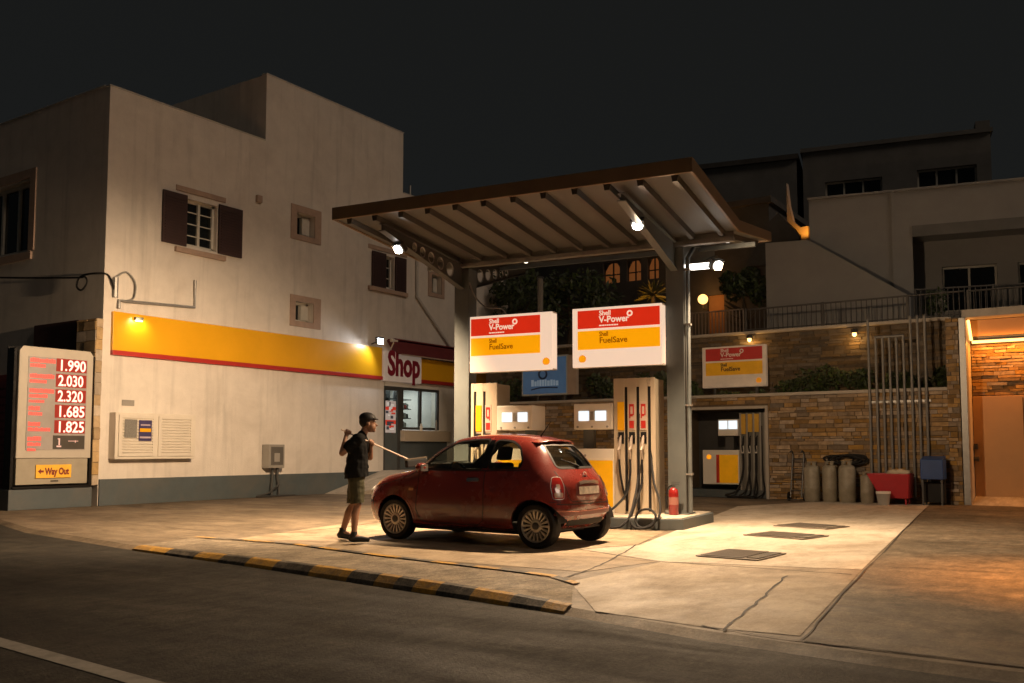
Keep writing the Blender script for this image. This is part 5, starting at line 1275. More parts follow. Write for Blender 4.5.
# ------------------------------------------------------------------ small red car
CA = radians(-1.5)
car = thing('small_car', 'small dark red two door hatchback being filled at the pump', 'car', (-8.96, 10.34, 0), CA)
PM[car] = PM[car] @ Matrix.Diagonal((.975, .95, .95, 1)); car.matrix_world = PM[car]
CW = PM[car]
PAINT = mat('car_paint', (.18, .023, .016), .26, var=.03, coat=1, coat_rough=.05, spec=.5)
INNER = mat('car_interior', (.03, .027, .025), .7)
CGLASS = glass('car_glass', (.90, .92, .89))
CHROME = mat('chrome', (.7, .68, .64), .34, metal=1, var=.03)
SEAM = mat('panel_gap', (.012, .008, .008), .7)
ALLOY = mat('alloy', (.52, .48, .42), .35, metal=.7, var=.08)
ST = [
 [(.05, 0, .24), (.07, .45, .24), (.055, .56, .31), (.035, .60, .45), (.04, .58, .58), (.06, .53, .68), (.075, .43, .735), (.065, .23, .755), (.055, 0, .76)],
 [(.18, 0, .19), (.2, .62, .19), (.21, .715, .28), (.2, .755, .46), (.21, .745, .63), (.24, .68, .785), (.27, .55, .85), (.25, .30, .875), (.23, 0, .882)],
 [(.45, 0, .18), (.45, .69, .18), (.45, .775, .27), (.45, .805, .48), (.45, .80, .70), (.45, .745, .86), (.45, .61, .915), (.45, .32, .938), (.45, 0, .945)],
 [(.78, 0, .18), (.78, .70, .18), (.78, .785, .27), (.78, .815, .5), (.78, .812, .74), (.79, .77, .90), (.78, .64, .96), (.73, .34, .982), (.70, 0, .99)],
 [(1.0, 0, .18), (1.0, .70, .18), (1.0, .785, .27), (1.0, .818, .5), (1.0, .815, .76), (1.03, .772, .935), (1.02, .665, .995), (.92, .36, 1.01), (.88, 0, 1.015)],
 [(1.3, 0, .18), (1.3, .70, .18), (1.3, .785, .27), (1.3, .82, .5), (1.3, .818, .77), (1.3, .772, .955), (1.37, .645, 1.235), (1.27, .35, 1.25), (1.24, 0, 1.255)],
 [(1.65, 0, .18), (1.65, .70, .18), (1.65, .785, .27), (1.65, .82, .5), (1.65, .82, .78), (1.65, .772, .965), (1.72, .60, 1.41), (1.63, .33, 1.445), (1.60, 0, 1.45)],
 [(2.1, 0, .18), (2.1, .70, .18), (2.1, .785, .27), (2.1, .82, .5), (2.1, .82, .78), (2.1, .772, .975), (2.1, .585, 1.445), (2.07, .31, 1.49), (2.05, 0, 1.497)],
 [(2.55, 0, .18), (2.55, .70, .18), (2.55, .785, .27), (2.55, .82, .5), (2.55, .82, .78), (2.55, .772, .985), (2.55, .575, 1.435), (2.53, .30, 1.48), (2.52, 0, 1.487)],
 [(2.9, 0, .18), (2.9, .70, .18), (2.9, .785, .28), (2.9, .82, .5), (2.9, .82, .78), (2.87, .768, .985), (2.93, .515, 1.375), (2.97, .27, 1.42), (2.985, 0, 1.428)],
 [(3.08, 0, .19), (3.08, .69, .20), (3.08, .775, .30), (3.08, .81, .5), (3.07, .808, .77), (3.09, .75, .965), (3.14, .54, 1.19), (3.20, .28, 1.21), (3.22, 0, 1.215)],
 [(3.24, 0, .21), (3.22, .66, .23), (3.24, .735, .32), (3.25, .765, .5), (3.25, .74, .76), (3.25, .665, .92), (3.30, .54, .975), (3.37, .29, .99), (3.39, 0, .995)],
 [(3.38, 0, .24), (3.36, .54, .26), (3.40, .635, .34), (3.435, .665, .5), (3.41, .62, .70), (3.40, .55, .83), (3.43, .45, .86), (3.47, .27, .87), (3.48, 0, .873)],
 [(3.46, 0, .30), (3.45, .40, .31), (3.485, .48, .37), (3.52, .50, .48), (3.50, .48, .58), (3.495, .44, .64), (3.505, .36, .68), (3.525, .2, .69), (3.53, 0, .695)],
]
def cab(si, k, p):
    x, y, z = p
    if 5 <= si <= 10 and k >= 6: x -= .11
    elif si == 11 and k >= 5: x -= .10
    elif si in (9, 10) and k == 5: x -= .05
    if si >= 12: x -= .07
    elif si == 11 and k < 5: x -= .05
    return (x, y, z)
ST = [[cab(si, k, p) for k, p in enumerate(st)] for si, st in enumerate(ST)]
ST = [[(x if x < 2.9 else 2.9+(x-2.9)*.87, y, z) for x, y, z in st] for st in ST]
def ring_full(h): return h + [(x, -y, z) for (x, y, z) in h[-2:0:-1]]
def car_shell():
    me = bpy.data.meshes.new('car_cage'); vs = []; fs = []
    n = 16
    for st in ST: vs += ring_full(st)
    for i in range(len(ST)-1):
        for k in range(n): fs.append((i*n+k, i*n+(k+1) % n, (i+1)*n+(k+1) % n, (i+1)*n+k))
    fs.append(list(range(n))[::-1]); fs.append(list(range((len(ST)-1)*n, len(ST)*n)))
    me.from_pydata(vs, [], fs)
    bm = bmesh.new(); bm.from_mesh(me); bmesh.ops.recalc_face_normals(bm, faces=bm.faces); bm.to_mesh(me); bm.free()
    return me
def evaluated(o):
    dg = bpy.context.evaluated_depsgraph_get(); dg.update()
    return bpy.data.meshes.new_from_object(o.evaluated_get(dg))
tmp = bpy.data.objects.new('tmp_shell', car_shell()); COL.objects.link(tmp)
sb = tmp.modifiers.new('s', 'SUBSURF'); sb.levels = 3; sb.render_levels = 3
m_outer = evaluated(tmp)
bmx = bmesh.new(); bmx.from_mesh(m_outer); bvh = BVHTree.FromBMesh(bmx)
def rect_round(pts, r=.05, n=4):
    out = []; m = len(pts)
    for i in range(m):
        a, b_, c = Vector(pts[i-1]), Vector(pts[i]), Vector(pts[(i+1) % m])
        d1, d2 = (a-b_), (c-b_); q = min(r, d1.length*.45, d2.length*.45)
        p1, p2 = b_+d1.normalized()*q, b_+d2.normalized()*q
        for k in range(n+1):
            t = k/n; out.append(tuple((p1*(1-t)**2+b_*2*t*(1-t)+p2*t*t)))
    return out
DOORW = rect_round([(1.17, 1.0), (1.33, 1.175), (1.51, 1.305), (1.68, 1.375), (1.95, 1.405), (2.18, 1.405), (2.18, 1.0)], .04)
QUARTW = rect_round([(2.28, 1.40), (2.52, 1.385), (2.68, 1.30), (2.78, 1.12), (2.77, 1.03), (2.28, 1.01)], .07)
REARW = rect_round([(-.455, 1.03), (-.385, 1.335), (.385, 1.335), (.455, 1.03)], .07)
FRONTW = rect_round([(-.60, 1.06), (-.53, 1.37), (.53, 1.37), (.60, 1.06)], .07)
def cutter(poly, axis, lo, hi):
    b = MB()
    if axis == 'y': b.prism([(x, lo, z) for x, z in poly], (0, hi-lo, 0))
    else: b.prism([(lo, y, z) for y, z in poly], (hi-lo, 0, 0))
    return b
solid = tmp.modifiers.new('t', 'SOLIDIFY'); solid.thickness = .03; solid.offset = -1; solid.material_offset = 1
tmp.data.materials.append(PAINT); tmp.data.materials.append(INNER)
cuts = [cutter(DOORW, 'y', -1.2, 1.2), cutter(QUARTW, 'y', -1.2, 1.2), cutter(REARW, 'x', 2.78, 3.8), cutter(FRONTW, 'x', .6, 1.63)]
for ax in (.70, 3.0):
    for y0, y1 in ((-1, -.5), (.5, 1)):
        c = MB(); c.lathe([(.335, y0), (.335, y1)], (ax, 0, .30), 40, 'y'); cuts.append(c)
cobs = []
for c in cuts:
    o = c.build('tmp_cut', INNER); cobs.append(o)
    bo = tmp.modifiers.new('b', 'BOOLEAN'); bo.operation = 'DIFFERENCE'; bo.solver = 'EXACT'; bo.object = o
body_me = evaluated(tmp)
for o in cobs: bpy.data.objects.remove(o)
bpy.data.objects.remove(tmp)
body = bpy.data.objects.new('body', body_me); COL.objects.link(body); body.parent = car; PM[body] = CW
for p in body_me.polygons: p.use_smooth = True
body_me.set_sharp_from_angle(angle=radians(32))
# conforming patches
FR = {'L': (Vector((0, -4, 0)), Vector((1, 0, 0)), Vector((0, 0, 1)), Vector((0, 1, 0))),
      'R': (Vector((0, 4, 0)), Vector((1, 0, 0)), Vector((0, 0, 1)), Vector((0, -1, 0))),
      'B': (Vector((8, 0, 0)), Vector((0, 1, 0)), Vector((0, 0, 1)), Vector((-1, 0, 0))),
      'F': (Vector((-4, 0, 0)), Vector((0, 1, 0)), Vector((0, 0, 1)), Vector((1, 0, 0))),
      'T': (Vector((0, 0, 6)), Vector((1, 0, 0)), Vector((0, 1, 0)), Vector((0, 0, -1)))}
def hit(fr, u, v, off=0):
    O, U, V, D = FR[fr]; o = O+U*u+V*v
    loc, nor, idx, d = bvh.ray_cast(o, D)
    if loc is None:
        loc, nor, idx, d = bvh.find_nearest(o+D*3.2)
    if nor.dot(D) > 0: nor = -nor
    return loc+nor*off
def patch(name, fr, poly, off, m, par, thick=.004, smooth=True, cuts_=3):
    bm = bmesh.new(); f = bm.faces.new([bm.verts.new((u, v, 0)) for u, v in poly])
    bmesh.ops.triangulate(bm, faces=[f])
    for _ in range(cuts_): 
        es = [e for e in bm.edges if e.calc_length() > .05]
        if es: bmesh.ops.subdivide_edges(bm, edges=es, cuts=1, use_grid_fill=False); bmesh.ops.triangulate(bm, faces=bm.faces)
    vs = [(v.co.x, v.co.y) for v in bm.verts]; bm.verts.index_update()
    fs = [[v.index for v in q.verts] for q in bm.faces]
    rim = [[v.index for v in e.verts] for e in bm.edges if e.is_boundary]; bm.free()
    n = len(vs); b = MB(CW)
    b.add([hit(fr, u, v, off) for u, v in vs]+[hit(fr, u, v, off-thick) for u, v in vs], fs+[[i+n for i in q][::-1] for q in fs]+[(a, c, c+n, a+n) for a, c in rim])
    return b.build(name, m, par, smooth=smooth)
def ribbon(name, fr, pts, wd, off, m, par, closed=False, thick=.004):
    P = []
    pts = [Vector(p) for p in pts]; 
    if closed: pts = pts+[pts[0]]
    for i in range(len(pts)-1):
        k = max(1, int((pts[i+1]-pts[i]).length/.04))
        for j in range(k): P.append(pts[i].lerp(pts[i+1], j/k))
    if not closed: P.append(pts[-1])
    n = len(P); b = MB(CW); vs = []
    for i, p in enumerate(P):
        a = P[i-1] if (i or closed) else p; c = P[(i+1) % n] if (i < n-1 or closed) else p
        t = (c-a).normalized(); q = Vector((-t.y, t.x))*wd/2
        l, r_ = p+q, p-q
        vs += [hit(fr, l.x, l.y, off), hit(fr, r_.x, r_.y, off), hit(fr, r_.x, r_.y, off-thick), hit(fr, l.x, l.y, off-thick)]
    fs = []
    for i in range(n if closed else n-1):
        j = (i+1) % n
        for k in range(4): fs.append((i*4+k, i*4+(k+1) % 4, j*4+(k+1) % 4, j*4+k))
    if not closed: fs += [(0, 1, 2, 3), tuple((n-1)*4+k for k in (3, 2, 1, 0))]
    b.add(vs, fs)
    return b.build(name, m, par, smooth=True)
for s_ in 'LR':
    g_ = patch('side_window', s_, DOORW, -.012, CGLASS, car); ribbon('seal', s_, DOORW, .022, .003, BLACK, g_, True, .012)
    g_ = patch('quarter_window', s_, QUARTW, -.012, CGLASS, car); ribbon('seal', s_, QUARTW, .022, .003, BLACK, g_, True, .012)
    ribbon('pillar_trim', s_, [(2.23, 1.02), (2.23, 1.395)], .075, .002, BLACKG, car)
    ribbon('door_seam', s_, [(1.12, 1.0), (1.14, .8), (1.10, .45), (1.16, .30), (1.35, .265), (2.12, .265), (2.22, .33), (2.25, .5), (2.25, .98)], .011, .0015, SEAM, car)
    ribbon('belt_seam', s_, [(1.15, .985), (1.6, .985), (2.3, .99), (2.9, 1.0)], .012, .002, SEAM, car)
    ribbon('bonnet_seam', s_, [(.30, .74), (.6, .80), (.95, .90), (1.05, .96)], .010, .0015, SEAM, car)
    ribbon('bumper_seam', s_, [(3.05, .62), (3.2, .60), (3.35, .59)], .010, .0015, SEAM, car)
    ribbon('sill_trim', s_, [(1.06, .235), (1.6, .235), (2.2, .235), (2.64, .235)], .09, .006, BLACK, car)
    h_ = patch('door_handle', s_, rect_round([(1.98, .84), (1.98, .885), (2.17, .89), (2.17, .845)], .02), .022, CHROME, car, .02)
    ribbon('side_moulding', s_, [(1.2, .55), (1.7, .56), (2.2, .57)], .03, .006, PAINT, car, thick=.01)
    patch('side_repeater', s_, rect_round([(.98, .70), (.98, .735), (1.06, .735), (1.06, .70)], .012), .008, mat('repeater', (.6, .3, .12), .25), car, .008)
    for ax in (.70, 3.0):
        arc_ = [(ax+.345*cos(radians(a)), .30+.345*sin(radians(a))) for a in range(-8, 189, 7)]
        ribbon('arch_lip', s_, arc_, .03, .004, PAINT, car, thick=.02)
g_ = patch('rear_window', 'B', REARW, -.010, CGLASS, car); ribbon('seal', 'B', REARW, .03, .003, BLACK, g_, True, .012)
b = MB(CW); q0 = hit('B', -.02, 1.035, .015); q1 = hit('B', -.30, 1.13, .018); b.tube([q0, q0.lerp(q1, .5)+Vector((.012, 0, 0)), q1], [.016, .010, .006], 6); b.build('rear_wiper', BLACK, g_, smooth=True)
g_ = patch('windscreen', 'F', FRONTW, -.010, CGLASS, car); ribbon('seal', 'F', FRONTW, .03, .003, BLACK, g_, True, .012)
for y0 in (-.35, .08):
    b = MB(CW); q0 = hit('F', y0, 1.06, .014); q1 = hit('F', y0+.42, 1.085, .02); b.tube([q0, q1], .009, 5); b.build('wiper', BLACK, car)
# tailgate, lamps, plate, bumper
ribbon('tailgate_seam', 'B', [(-.52, .99), (-.50, .85), (-.46, .66), (-.40, .60), (.40, .60), (.46, .66), (.50, .85), (.52, .99)], .011, .0015, SEAM, car)
for sgn, s_ in ((-1, 'Q'), (1, 'W')):
    D = Vector((-.80, -sgn*.60, 0)).normalized(); U = Vector((-sgn*D.y*sgn, 0, 0))
    U = D.cross(Vector((0, 0, 1))).normalized()
    O = Vector((3.27, sgn*.61, 0))-D*4
    FR[s_] = (O, U, Vector((0, 0, 1)), D)
    tl = patch('tail_lamp', s_, rect_round([(-.075, .64), (-.09, .80), (-.055, .905), (.055, .905), (.085, .80), (.07, .64)], .035), .012, mat('tail_red', (.34, .02, .015), .12, coat=1), car, .02)
    ribbon('chrome_ring', s_, rect_round([(-.08, .635), (-.097, .80), (-.06, .912), (.06, .912), (.092, .80), (.075, .635)], .035), .006, .010, CHROME, tl, True, .01)
    patch('clear_lens', s_, rect_round([(-.055, .655), (-.065, .715), (.06, .715), (.055, .655)], .015), .016, mat('clear_lens', (.55, .38, .30), .15), tl, .006)
    patch('clear_lens', s_, rect_round([(-.02, .76), (-.025, .82), (.03, .82), (.03, .76)], .015), .016, MATS['clear_lens'], tl, .006)
pr_ = patch('plate_recess', 'B', rect_round([(-.31, .665), (-.31, .825), (.31, .825), (.31, .665)], .05), .003, mat('plate_recess', (.12, .015, .012), .5), car)
patch('number_plate', 'B', rect_round([(-.25, .69), (-.25, .785), (.25, .785), (.25, .69)], .01), .012, mat('plate_white', (.74, .68, .6), .5, var=.3, scale=14), pr_, .006)
ribbon('chrome_handle', 'B', [(-.24, .825), (-.12, .84), (.12, .84), (.24, .825)], .035, .03, CHROME, car, thick=.03)
b = MB(CW); e0 = hit('B', 0, .925, .004); b.tube([e0+Vector((0, .045*cos(k*pi/8), .045*sin(k*pi/8))) for k in range(16)], .008, 6, closed=True); b.build('round_badge', CHROME, car, smooth=True)
ribbon('bumper_crease', 'B', [(-.66, .575), (-.5, .565), (0, .56), (.5, .565), (.66, .575)], .014, .002, SEAM, car)
ribbon('bumper_bar', 'B', [(-.68, .455), (-.5, .445), (0, .44), (.5, .445), (.68, .455)], .045, .012, mat('bumper_bar', (.14, .02, .015), .4), car, thick=.015)
ribbon('bumper_chrome', 'B', [(-.66, .487), (-.5, .478), (0, .473), (.5, .478), (.66, .487)], .012, .014, mat('bumper_shine', (.45, .16, .12), .25, metal=.6), car, thick=.01)
patch('rear_valance', 'B', rect_round([(-.45, .285), (-.45, .36), (.45, .36), (.45, .285)], .03), .005, BLACK, car)
for y in (-.55, .55): patch('reflector', 'B', rect_round([(y-.05, .375), (y-.05, .40), (y+.05, .40), (y+.05, .375)], .008), .008, MATS['tail_red'], car)
b = MB(CW)
sp_pts = [(-.45, 1.385), (-.26, 1.415), (0, 1.425), (.26, 1.415), (.45, 1.385)]
a = [hit('T', 2.76, y, .004) for y, z in sp_pts]; c = [Vector((2.95-.08*(y/.45)**2, y, z-.025)) for y, z in sp_pts]; d = [v-Vector((.0, 0, .022)) for v in c]; e_ = [v-Vector((-.01, 0, .03)) for v in a]
vs = a+c+d+e_; b.add(vs, [(r_*5+i, r_*5+i+1, ((r_+1) % 4)*5+i+1, ((r_+1) % 4)*5+i) for r_ in range(4) for i in range(4)]+[(0, 5, 10, 15), (4, 19, 14, 9)]); b.build('roof_spoiler', PAINT, car, .006, smooth=True)
b = MB(CW); a0 = hit('T', 2.62, 0, 0); b.tube([a0, a0+Vector((.03, 0, .04)), a0+Vector((.16, 0, .20))], [.014, .008, .004], 6); b.build('aerial', BLACK, car)
# front lamps and mirrors
for sgn in (-1, 1):
    p = hit('F', sgn*.55, .64, .0); b = MB(CW); b.lathe([(.10, -.05), (.10, .0), (.085, .02), (.04, .032)], (0, 0, 0), 20, 'x')
    for i, v in enumerate(b.v): b.v[i] = CW @ (Vector((-(CW.inverted() @ v).x, (CW.inverted() @ v).y, (CW.inverted() @ v).z))+p+Vector((.02, 0, 0)))
    h_ = b.build('headlamp', mat('headlamp_clear', (.6, .6, .58), .1), car, smooth=True)
    mp = Vector((1.28, sgn*.90, 1.02))
    b = MB(CW); b.lathe([(.03, -.09), (.065, -.06), (.075, 0), (.065, .06), (.03, .09)], (0, 0, 0), 14, 'y')
    Ci = CW.inverted()
    for i, v in enumerate(b.v):
        q = Ci @ v; b.v[i] = CW @ (Vector((q.x*.8, q.y*1.1, q.z*.95))+mp)
    mr = b.build('wing_mirror', PAINT, car, smooth='all')
    b = MB(CW); b.obox(mp+Vector((.05, 0, 0)), (.012, .14, .09)); b.build('mirror_glass', CHROME, mr)
    b = MB(CW); b.tube([(1.27, sgn*.77, .985), (1.275, sgn*.84, 1.0)], [.03, .022], 8); b.build('mirror_arm', BLACK, mr)
ribbon('chrome_line', 'F', [(-.45, .60), (-.2, .58), (.2, .58), (.45, .60)], .02, .006, CHROME, car)
patch('lower_grille', 'F', rect_round([(-.32, .32), (-.32, .41), (.32, .41), (.32, .32)], .03), .004, BLACK, car)
# underside, arches, wheels
b = MB(CW); b.box(.35, 2.95, -.60, .60, .16, .2); b.build('underbody', BLACK, car)
def wheel(x, sgn):
    yo = sgn*.79; t_ = []
    b = MB(CW); yc = sgn*.645 if x > 2 else sgn*.70
    def lat(prof, n=40):
        q = MB(CW); q.lathe([(r, yc+sgn*h) for r, h in prof], (x, 0, .293), n, 'y'); return q
    w_ = lat([(.20, -.085), (.265, -.09), (.288, -.07), (.293, -.03), (.293, .03), (.288, .07), (.268, .09), (.235, .092), (.215, .086), (.205, .07), (.20, .02)]).build('wheel', BLACK, car, smooth=True)
    rim = MB(CW)
    rim.lathe([(.205, yc+sgn*.02), (.214, yc+sgn*.084), (.203, yc+sgn*.090), (.190, yc+sgn*.078), (.186, yc+sgn*.02)], (x, 0, .293), 40, 'y')
    rm = rim.build('rim', ALLOY, w_, smooth=True)
    lat([(.02, .03), (.198, .03), (.198, .02), (.02, .02)]).build('brake_dark', BLACK, w_)
    sp = MB(CW)
    for k in range(18):
        a = 2*pi*k/18; d = Vector((cos(a), 0, sin(a))); n_ = Vector((-sin(a), 0, cos(a))); c0 = Vector((x, 0, .293))
        Y = Vector((0, sgn, 0)); ya, yb = Y*(abs(yc)+.072), Y*(abs(yc)+.082)
        w0, w1 = .008, .016
        p = [c0+d*.075-n_*w0, c0+d*.075+n_*w0, c0+d*.192+n_*w1, c0+d*.192-n_*w1]
        vs = [v+Y*(abs(yc)+.066) for v in p[:2]]+[v+Y*(abs(yc)+.078) for v in p[2:]]
        sp.add(vs+[v-Y*.025 for v in vs], [(0, 1, 2, 3), (7, 6, 5, 4), (0, 4, 5, 1), (1, 5, 6, 2), (2, 6, 7, 3), (3, 7, 4, 0)])
    sp.build('spokes', ALLOY, w_)
    lat([(.085, .03), (.085, .066), (.078, .074), (.05, .076)], 24).build('hub', ALLOY, w_, smooth=True)
    lat([(.048, .07), (.048, .083), (.03, .088), (.01, .089)], 20).build('hub_cap', mat('hub_dark', (.05, .045, .04), .35), w_, smooth=True)
    L_ = MB(CW); N = 28
    for k in range(N):
        a0, a1 = radians(6)+radians(168)*k/N, radians(6)+radians(168)*(k+1)/N
        for r_ in (.336,):
            L_.quad((x+r_*cos(a0), sgn*.50, .30+r_*sin(a0)), (x+r_*cos(a1), sgn*.50, .30+r_*sin(a1)), (x+r_*cos(a1), sgn*.715, .30+r_*sin(a1)), (x+r_*cos(a0), sgn*.715, .30+r_*sin(a0)))
    L_.quad(*[(x+.337*cos(radians(a)), sgn*.5, .30+.337*sin(radians(a))) for a in range(6, 175, 7)])
    L_.build('arch_liner', BLACK, car)
for x in (.70, 3.0):
    for sgn in (-1, 1): wheel(x, sgn)
# cabin
def seat(x, y, w_=.48):
    b = MB(CW); b.box(x, x+.5, y-w_/2, y+w_/2, .38, .56); b.prism([(x+.42, y-w_/2, .5), (x+.56, y-w_/2, .5), (x+.74, y-w_/2, 1.08), (x+.62, y-w_/2, 1.10)], (0, w_, 0))
    s_ = b.build('seat', mat('seat_cloth', (.06, .045, .04), .85), car, .04, seg=3)
    b = MB(CW); b.prism([(x+.66, y-.13, 1.13), (x+.76, y-.13, 1.12), (x+.79, y-.13, 1.30), (x+.71, y-.13, 1.31)], (0, .26, 0)); b.build('headrest', MATS['seat_cloth'], s_, .03, seg=3)
seat(1.55, -.36); seat(1.55, .36)
b = MB(CW); b.box(2.45, 2.85, -.54, .54, .4, .6); b.prism([(2.72, -.54, .6), (2.82, -.54, .6), (2.9, -.54, .86), (2.82, -.54, .87)], (0, 1.08, 0)); b.build('rear_bench', MATS['seat_cloth'], car, .03)
b = MB(CW); b.prism([(.95, -.70, .55), (1.38, -.70, .55), (1.38, -.70, .90), (1.28, -.70, .985), (.95, -.70, .985)], (0, 1.40, 0)); b.build('dashboard', INNER, car, .03)
sc_ = Vector((1.52, -.36, .93)); ax = Vector((.86, 0, .5)); u_ = Vector((0, 1, 0)); v_ = ax.cross(u_).normalized()
b = MB(CW); b.tube([sc_+(u_*cos(k*pi/12)+v_*sin(k*pi/12))*.18 for k in range(24)], .016, 8, closed=True)
for an in (0, pi, 1.5*pi): b.tube([sc_, sc_+(u_*cos(an)+v_*sin(an))*.18], .014, 6)
b.tube([sc_, sc_-ax*.25], .03, 8); b.build('steering_wheel', BLACKG, car, smooth=True)
b = MB(CW); b.box(.3, 3.2, -.66, .66, .22, .25); b.build('cabin_floor', INNER, car)
# rear view mirror
b = MB(CW); b.obox((1.50, 0, 1.33), (.03, .22, .06)); b.build('rear_view_mirror', BLACK, car, .01)

# ------------------------------------------------------------------ man washing the windscreen
HD = radians(40)
mp_ = Vector((-8.62, 9.12, 0))
HM = Matrix.Translation(mp_) @ Matrix.Rotation(HD, 4, 'Z')
SKIN = mat('skin', (.36, .19, .115), .55, var=.06)
SHIRT = mat('shirt_black', (.010, .010, .010), .9, spec=.15, var=.25, scale=9, bump=.2, bscale=30)
SHORTS = mat('shorts_olive', (.055, .050, .022), .85, var=.2, scale=9, bump=.2, bscale=30)
SHOE = mat('shoe_black', (.02, .02, .02), .6)
HAIR = mat('hair_black', (.012, .010, .009), .6)
def capsule(bm, a, b_, ra, rb, n=14):
    a, b_ = Vector(a), Vector(b_); ax_ = b_-a; L_ = ax_.length
    t = ax_.normalized() if L_ > 1e-6 else Vector((0, 0, 1)); u = t.orthogonal().normalized(); w_ = t.cross(u)
    rows = []
    prof = [(-ra*cos(i*pi/8), ra*sin(i*pi/8)) for i in range(0, 5)]+[(L_+rb*sin(i*pi/8), rb*cos(i*pi/8)) for i in range(0, 5)]
    for h, r in prof:
        rows.append([bm.verts.new(a+t*h+(u*cos(2*pi*k/n)+w_*sin(2*pi*k/n))*max(r, 1e-4)) for k in range(n)])
    for i in range(len(rows)-1):
        for k in range(n): bm.faces.new((rows[i][k], rows[i][(k+1) % n], rows[i+1][(k+1) % n], rows[i+1][k]))
    bm.faces.new(rows[0][::-1]); bm.faces.new(rows[-1])
def ell(bm, c, r, rot=None):
    M = Matrix.Translation(Vector(c)) @ (rot or I4) @ Matrix.Diagonal((r[0], r[1], r[2], 1))
    bmesh.ops.create_uvsphere(bm, u_segments=18, v_segments=12, radius=1, matrix=M)
from mathutils import noise as mn
def fused(name, fn, vox, m, par, smooth_it=4, cutz=None, fold=0):
    bm = bmesh.new(); fn(bm); me = bpy.data.meshes.new(name); bm.to_mesh(me); bm.free()
    o = bpy.data.objects.new('tmp', me); COL.objects.link(o)
    r = o.modifiers.new('r', 'REMESH'); r.mode = 'VOXEL'; r.voxel_size = vox
    s_ = o.modifiers.new('s', 'SMOOTH'); s_.factor = .5; s_.iterations = smooth_it
    m2 = evaluated(o); bpy.data.objects.remove(o)
    if cutz:
        bm = bmesh.new(); bm.from_mesh(m2)
        for co_, no_ in cutz:
            bmesh.ops.bisect_plane(bm, geom=bm.verts[:]+bm.edges[:]+bm.faces[:], plane_co=co_, plane_no=no_, clear_outer=True)
        bm.to_mesh(m2); bm.free()
    if fold:
        for v in m2.vertices:
            q = v.co
            d = mn.noise(Vector((q.x*14+q.z*5, q.y*14, q.z*6)))+.6*mn.noise(Vector((q.x*9, q.y*9+q.z*12, q.z*24)))
            v.co += v.normal*d*fold
    ob = bpy.data.objects.new(name, m2); COL.objects.link(ob); ob.parent = par; PM[ob] = PM[par]; m2.materials.clear(); m2.materials.append(m)
    for p in m2.polygons: p.use_smooth = True
    return ob
man = thing('person', 'person in black shirt and olive shorts washing the red car windscreen with a pole', 'person', mp_, HD)
# joints, local: x forward, y to his left (away from the camera), z up
J = dict(hip=(.03, 0, .88), chest=(.06, 0, 1.22), neck=(.10, 0, 1.40), head=(.185, 0, 1.555),
         lhip=(.03, .095, .86), rhip=(.03, -.095, .86), lk=(-.01, .13, .475), rk=(.06, -.12, .47), la=(-.15, .16, .11), ra=(.02, -.15, .085),
         ls=(.09, .19, 1.345), rs=(.06, -.19, 1.345), le=(.20, .24, 1.10), re=(-.14, -.22, 1.16), lh=(.235, .075, 1.27), rh=(-.09, -.13, 1.40))
pole_a = Vector((-.13, -.10, 1.455)); 
def armchain(bm):
    capsule(bm, J['ls'], J['le'], .052, .042); capsule(bm, J['le'], J['lh'], .043, .028)
    capsule(bm, J['rs'], J['re'], .052, .042); capsule(bm, J['re'], J['rh'], .043, .028)
pole_b = CW @ Vector((.80, -.42, 1.07)); pole_b = HM.inverted() @ pole_b
pd = (pole_b-pole_a).normalized()
gl = pole_a+pd*.42; gr = pole_a+pd*.06
def hand(bm, wrist, grip):
    wrist = Vector(wrist); grip = Vector(grip)
    d = (grip-wrist).normalized(); side = pd.cross(d).normalized()
    palm = grip-side*.022
    capsule(bm, wrist, palm, .028, .032)
    for i in range(4):
        o = pd*(-.033+.022*i); ln = [.9, 1.0, .96, .8][i]
        c = grip+o
        k = [c-side*.028-d*.012, c-side*.026+d*.026*ln, c+side*.010+d*.034*ln, c+side*.030*ln+d*.006, c+side*.022*ln-d*.018]
        for a, b_ in zip(k[:-1], k[1:]): capsule(bm, a, b_, .0095, .0085, 8)
    t0 = palm-d*.01-pd*.03; capsule(bm, t0, grip+side*.012-d*.03-pd*.02, .012, .010, 8); capsule(bm, grip+side*.012-d*.03-pd*.02, grip+side*.030-d*.012-pd*.008, .010, .009, 8)
J['lh'] = tuple(gl+Vector((-.01, .055, -.065))); J['rh'] = tuple(gr+Vector((-.03, -.04, -.085)))
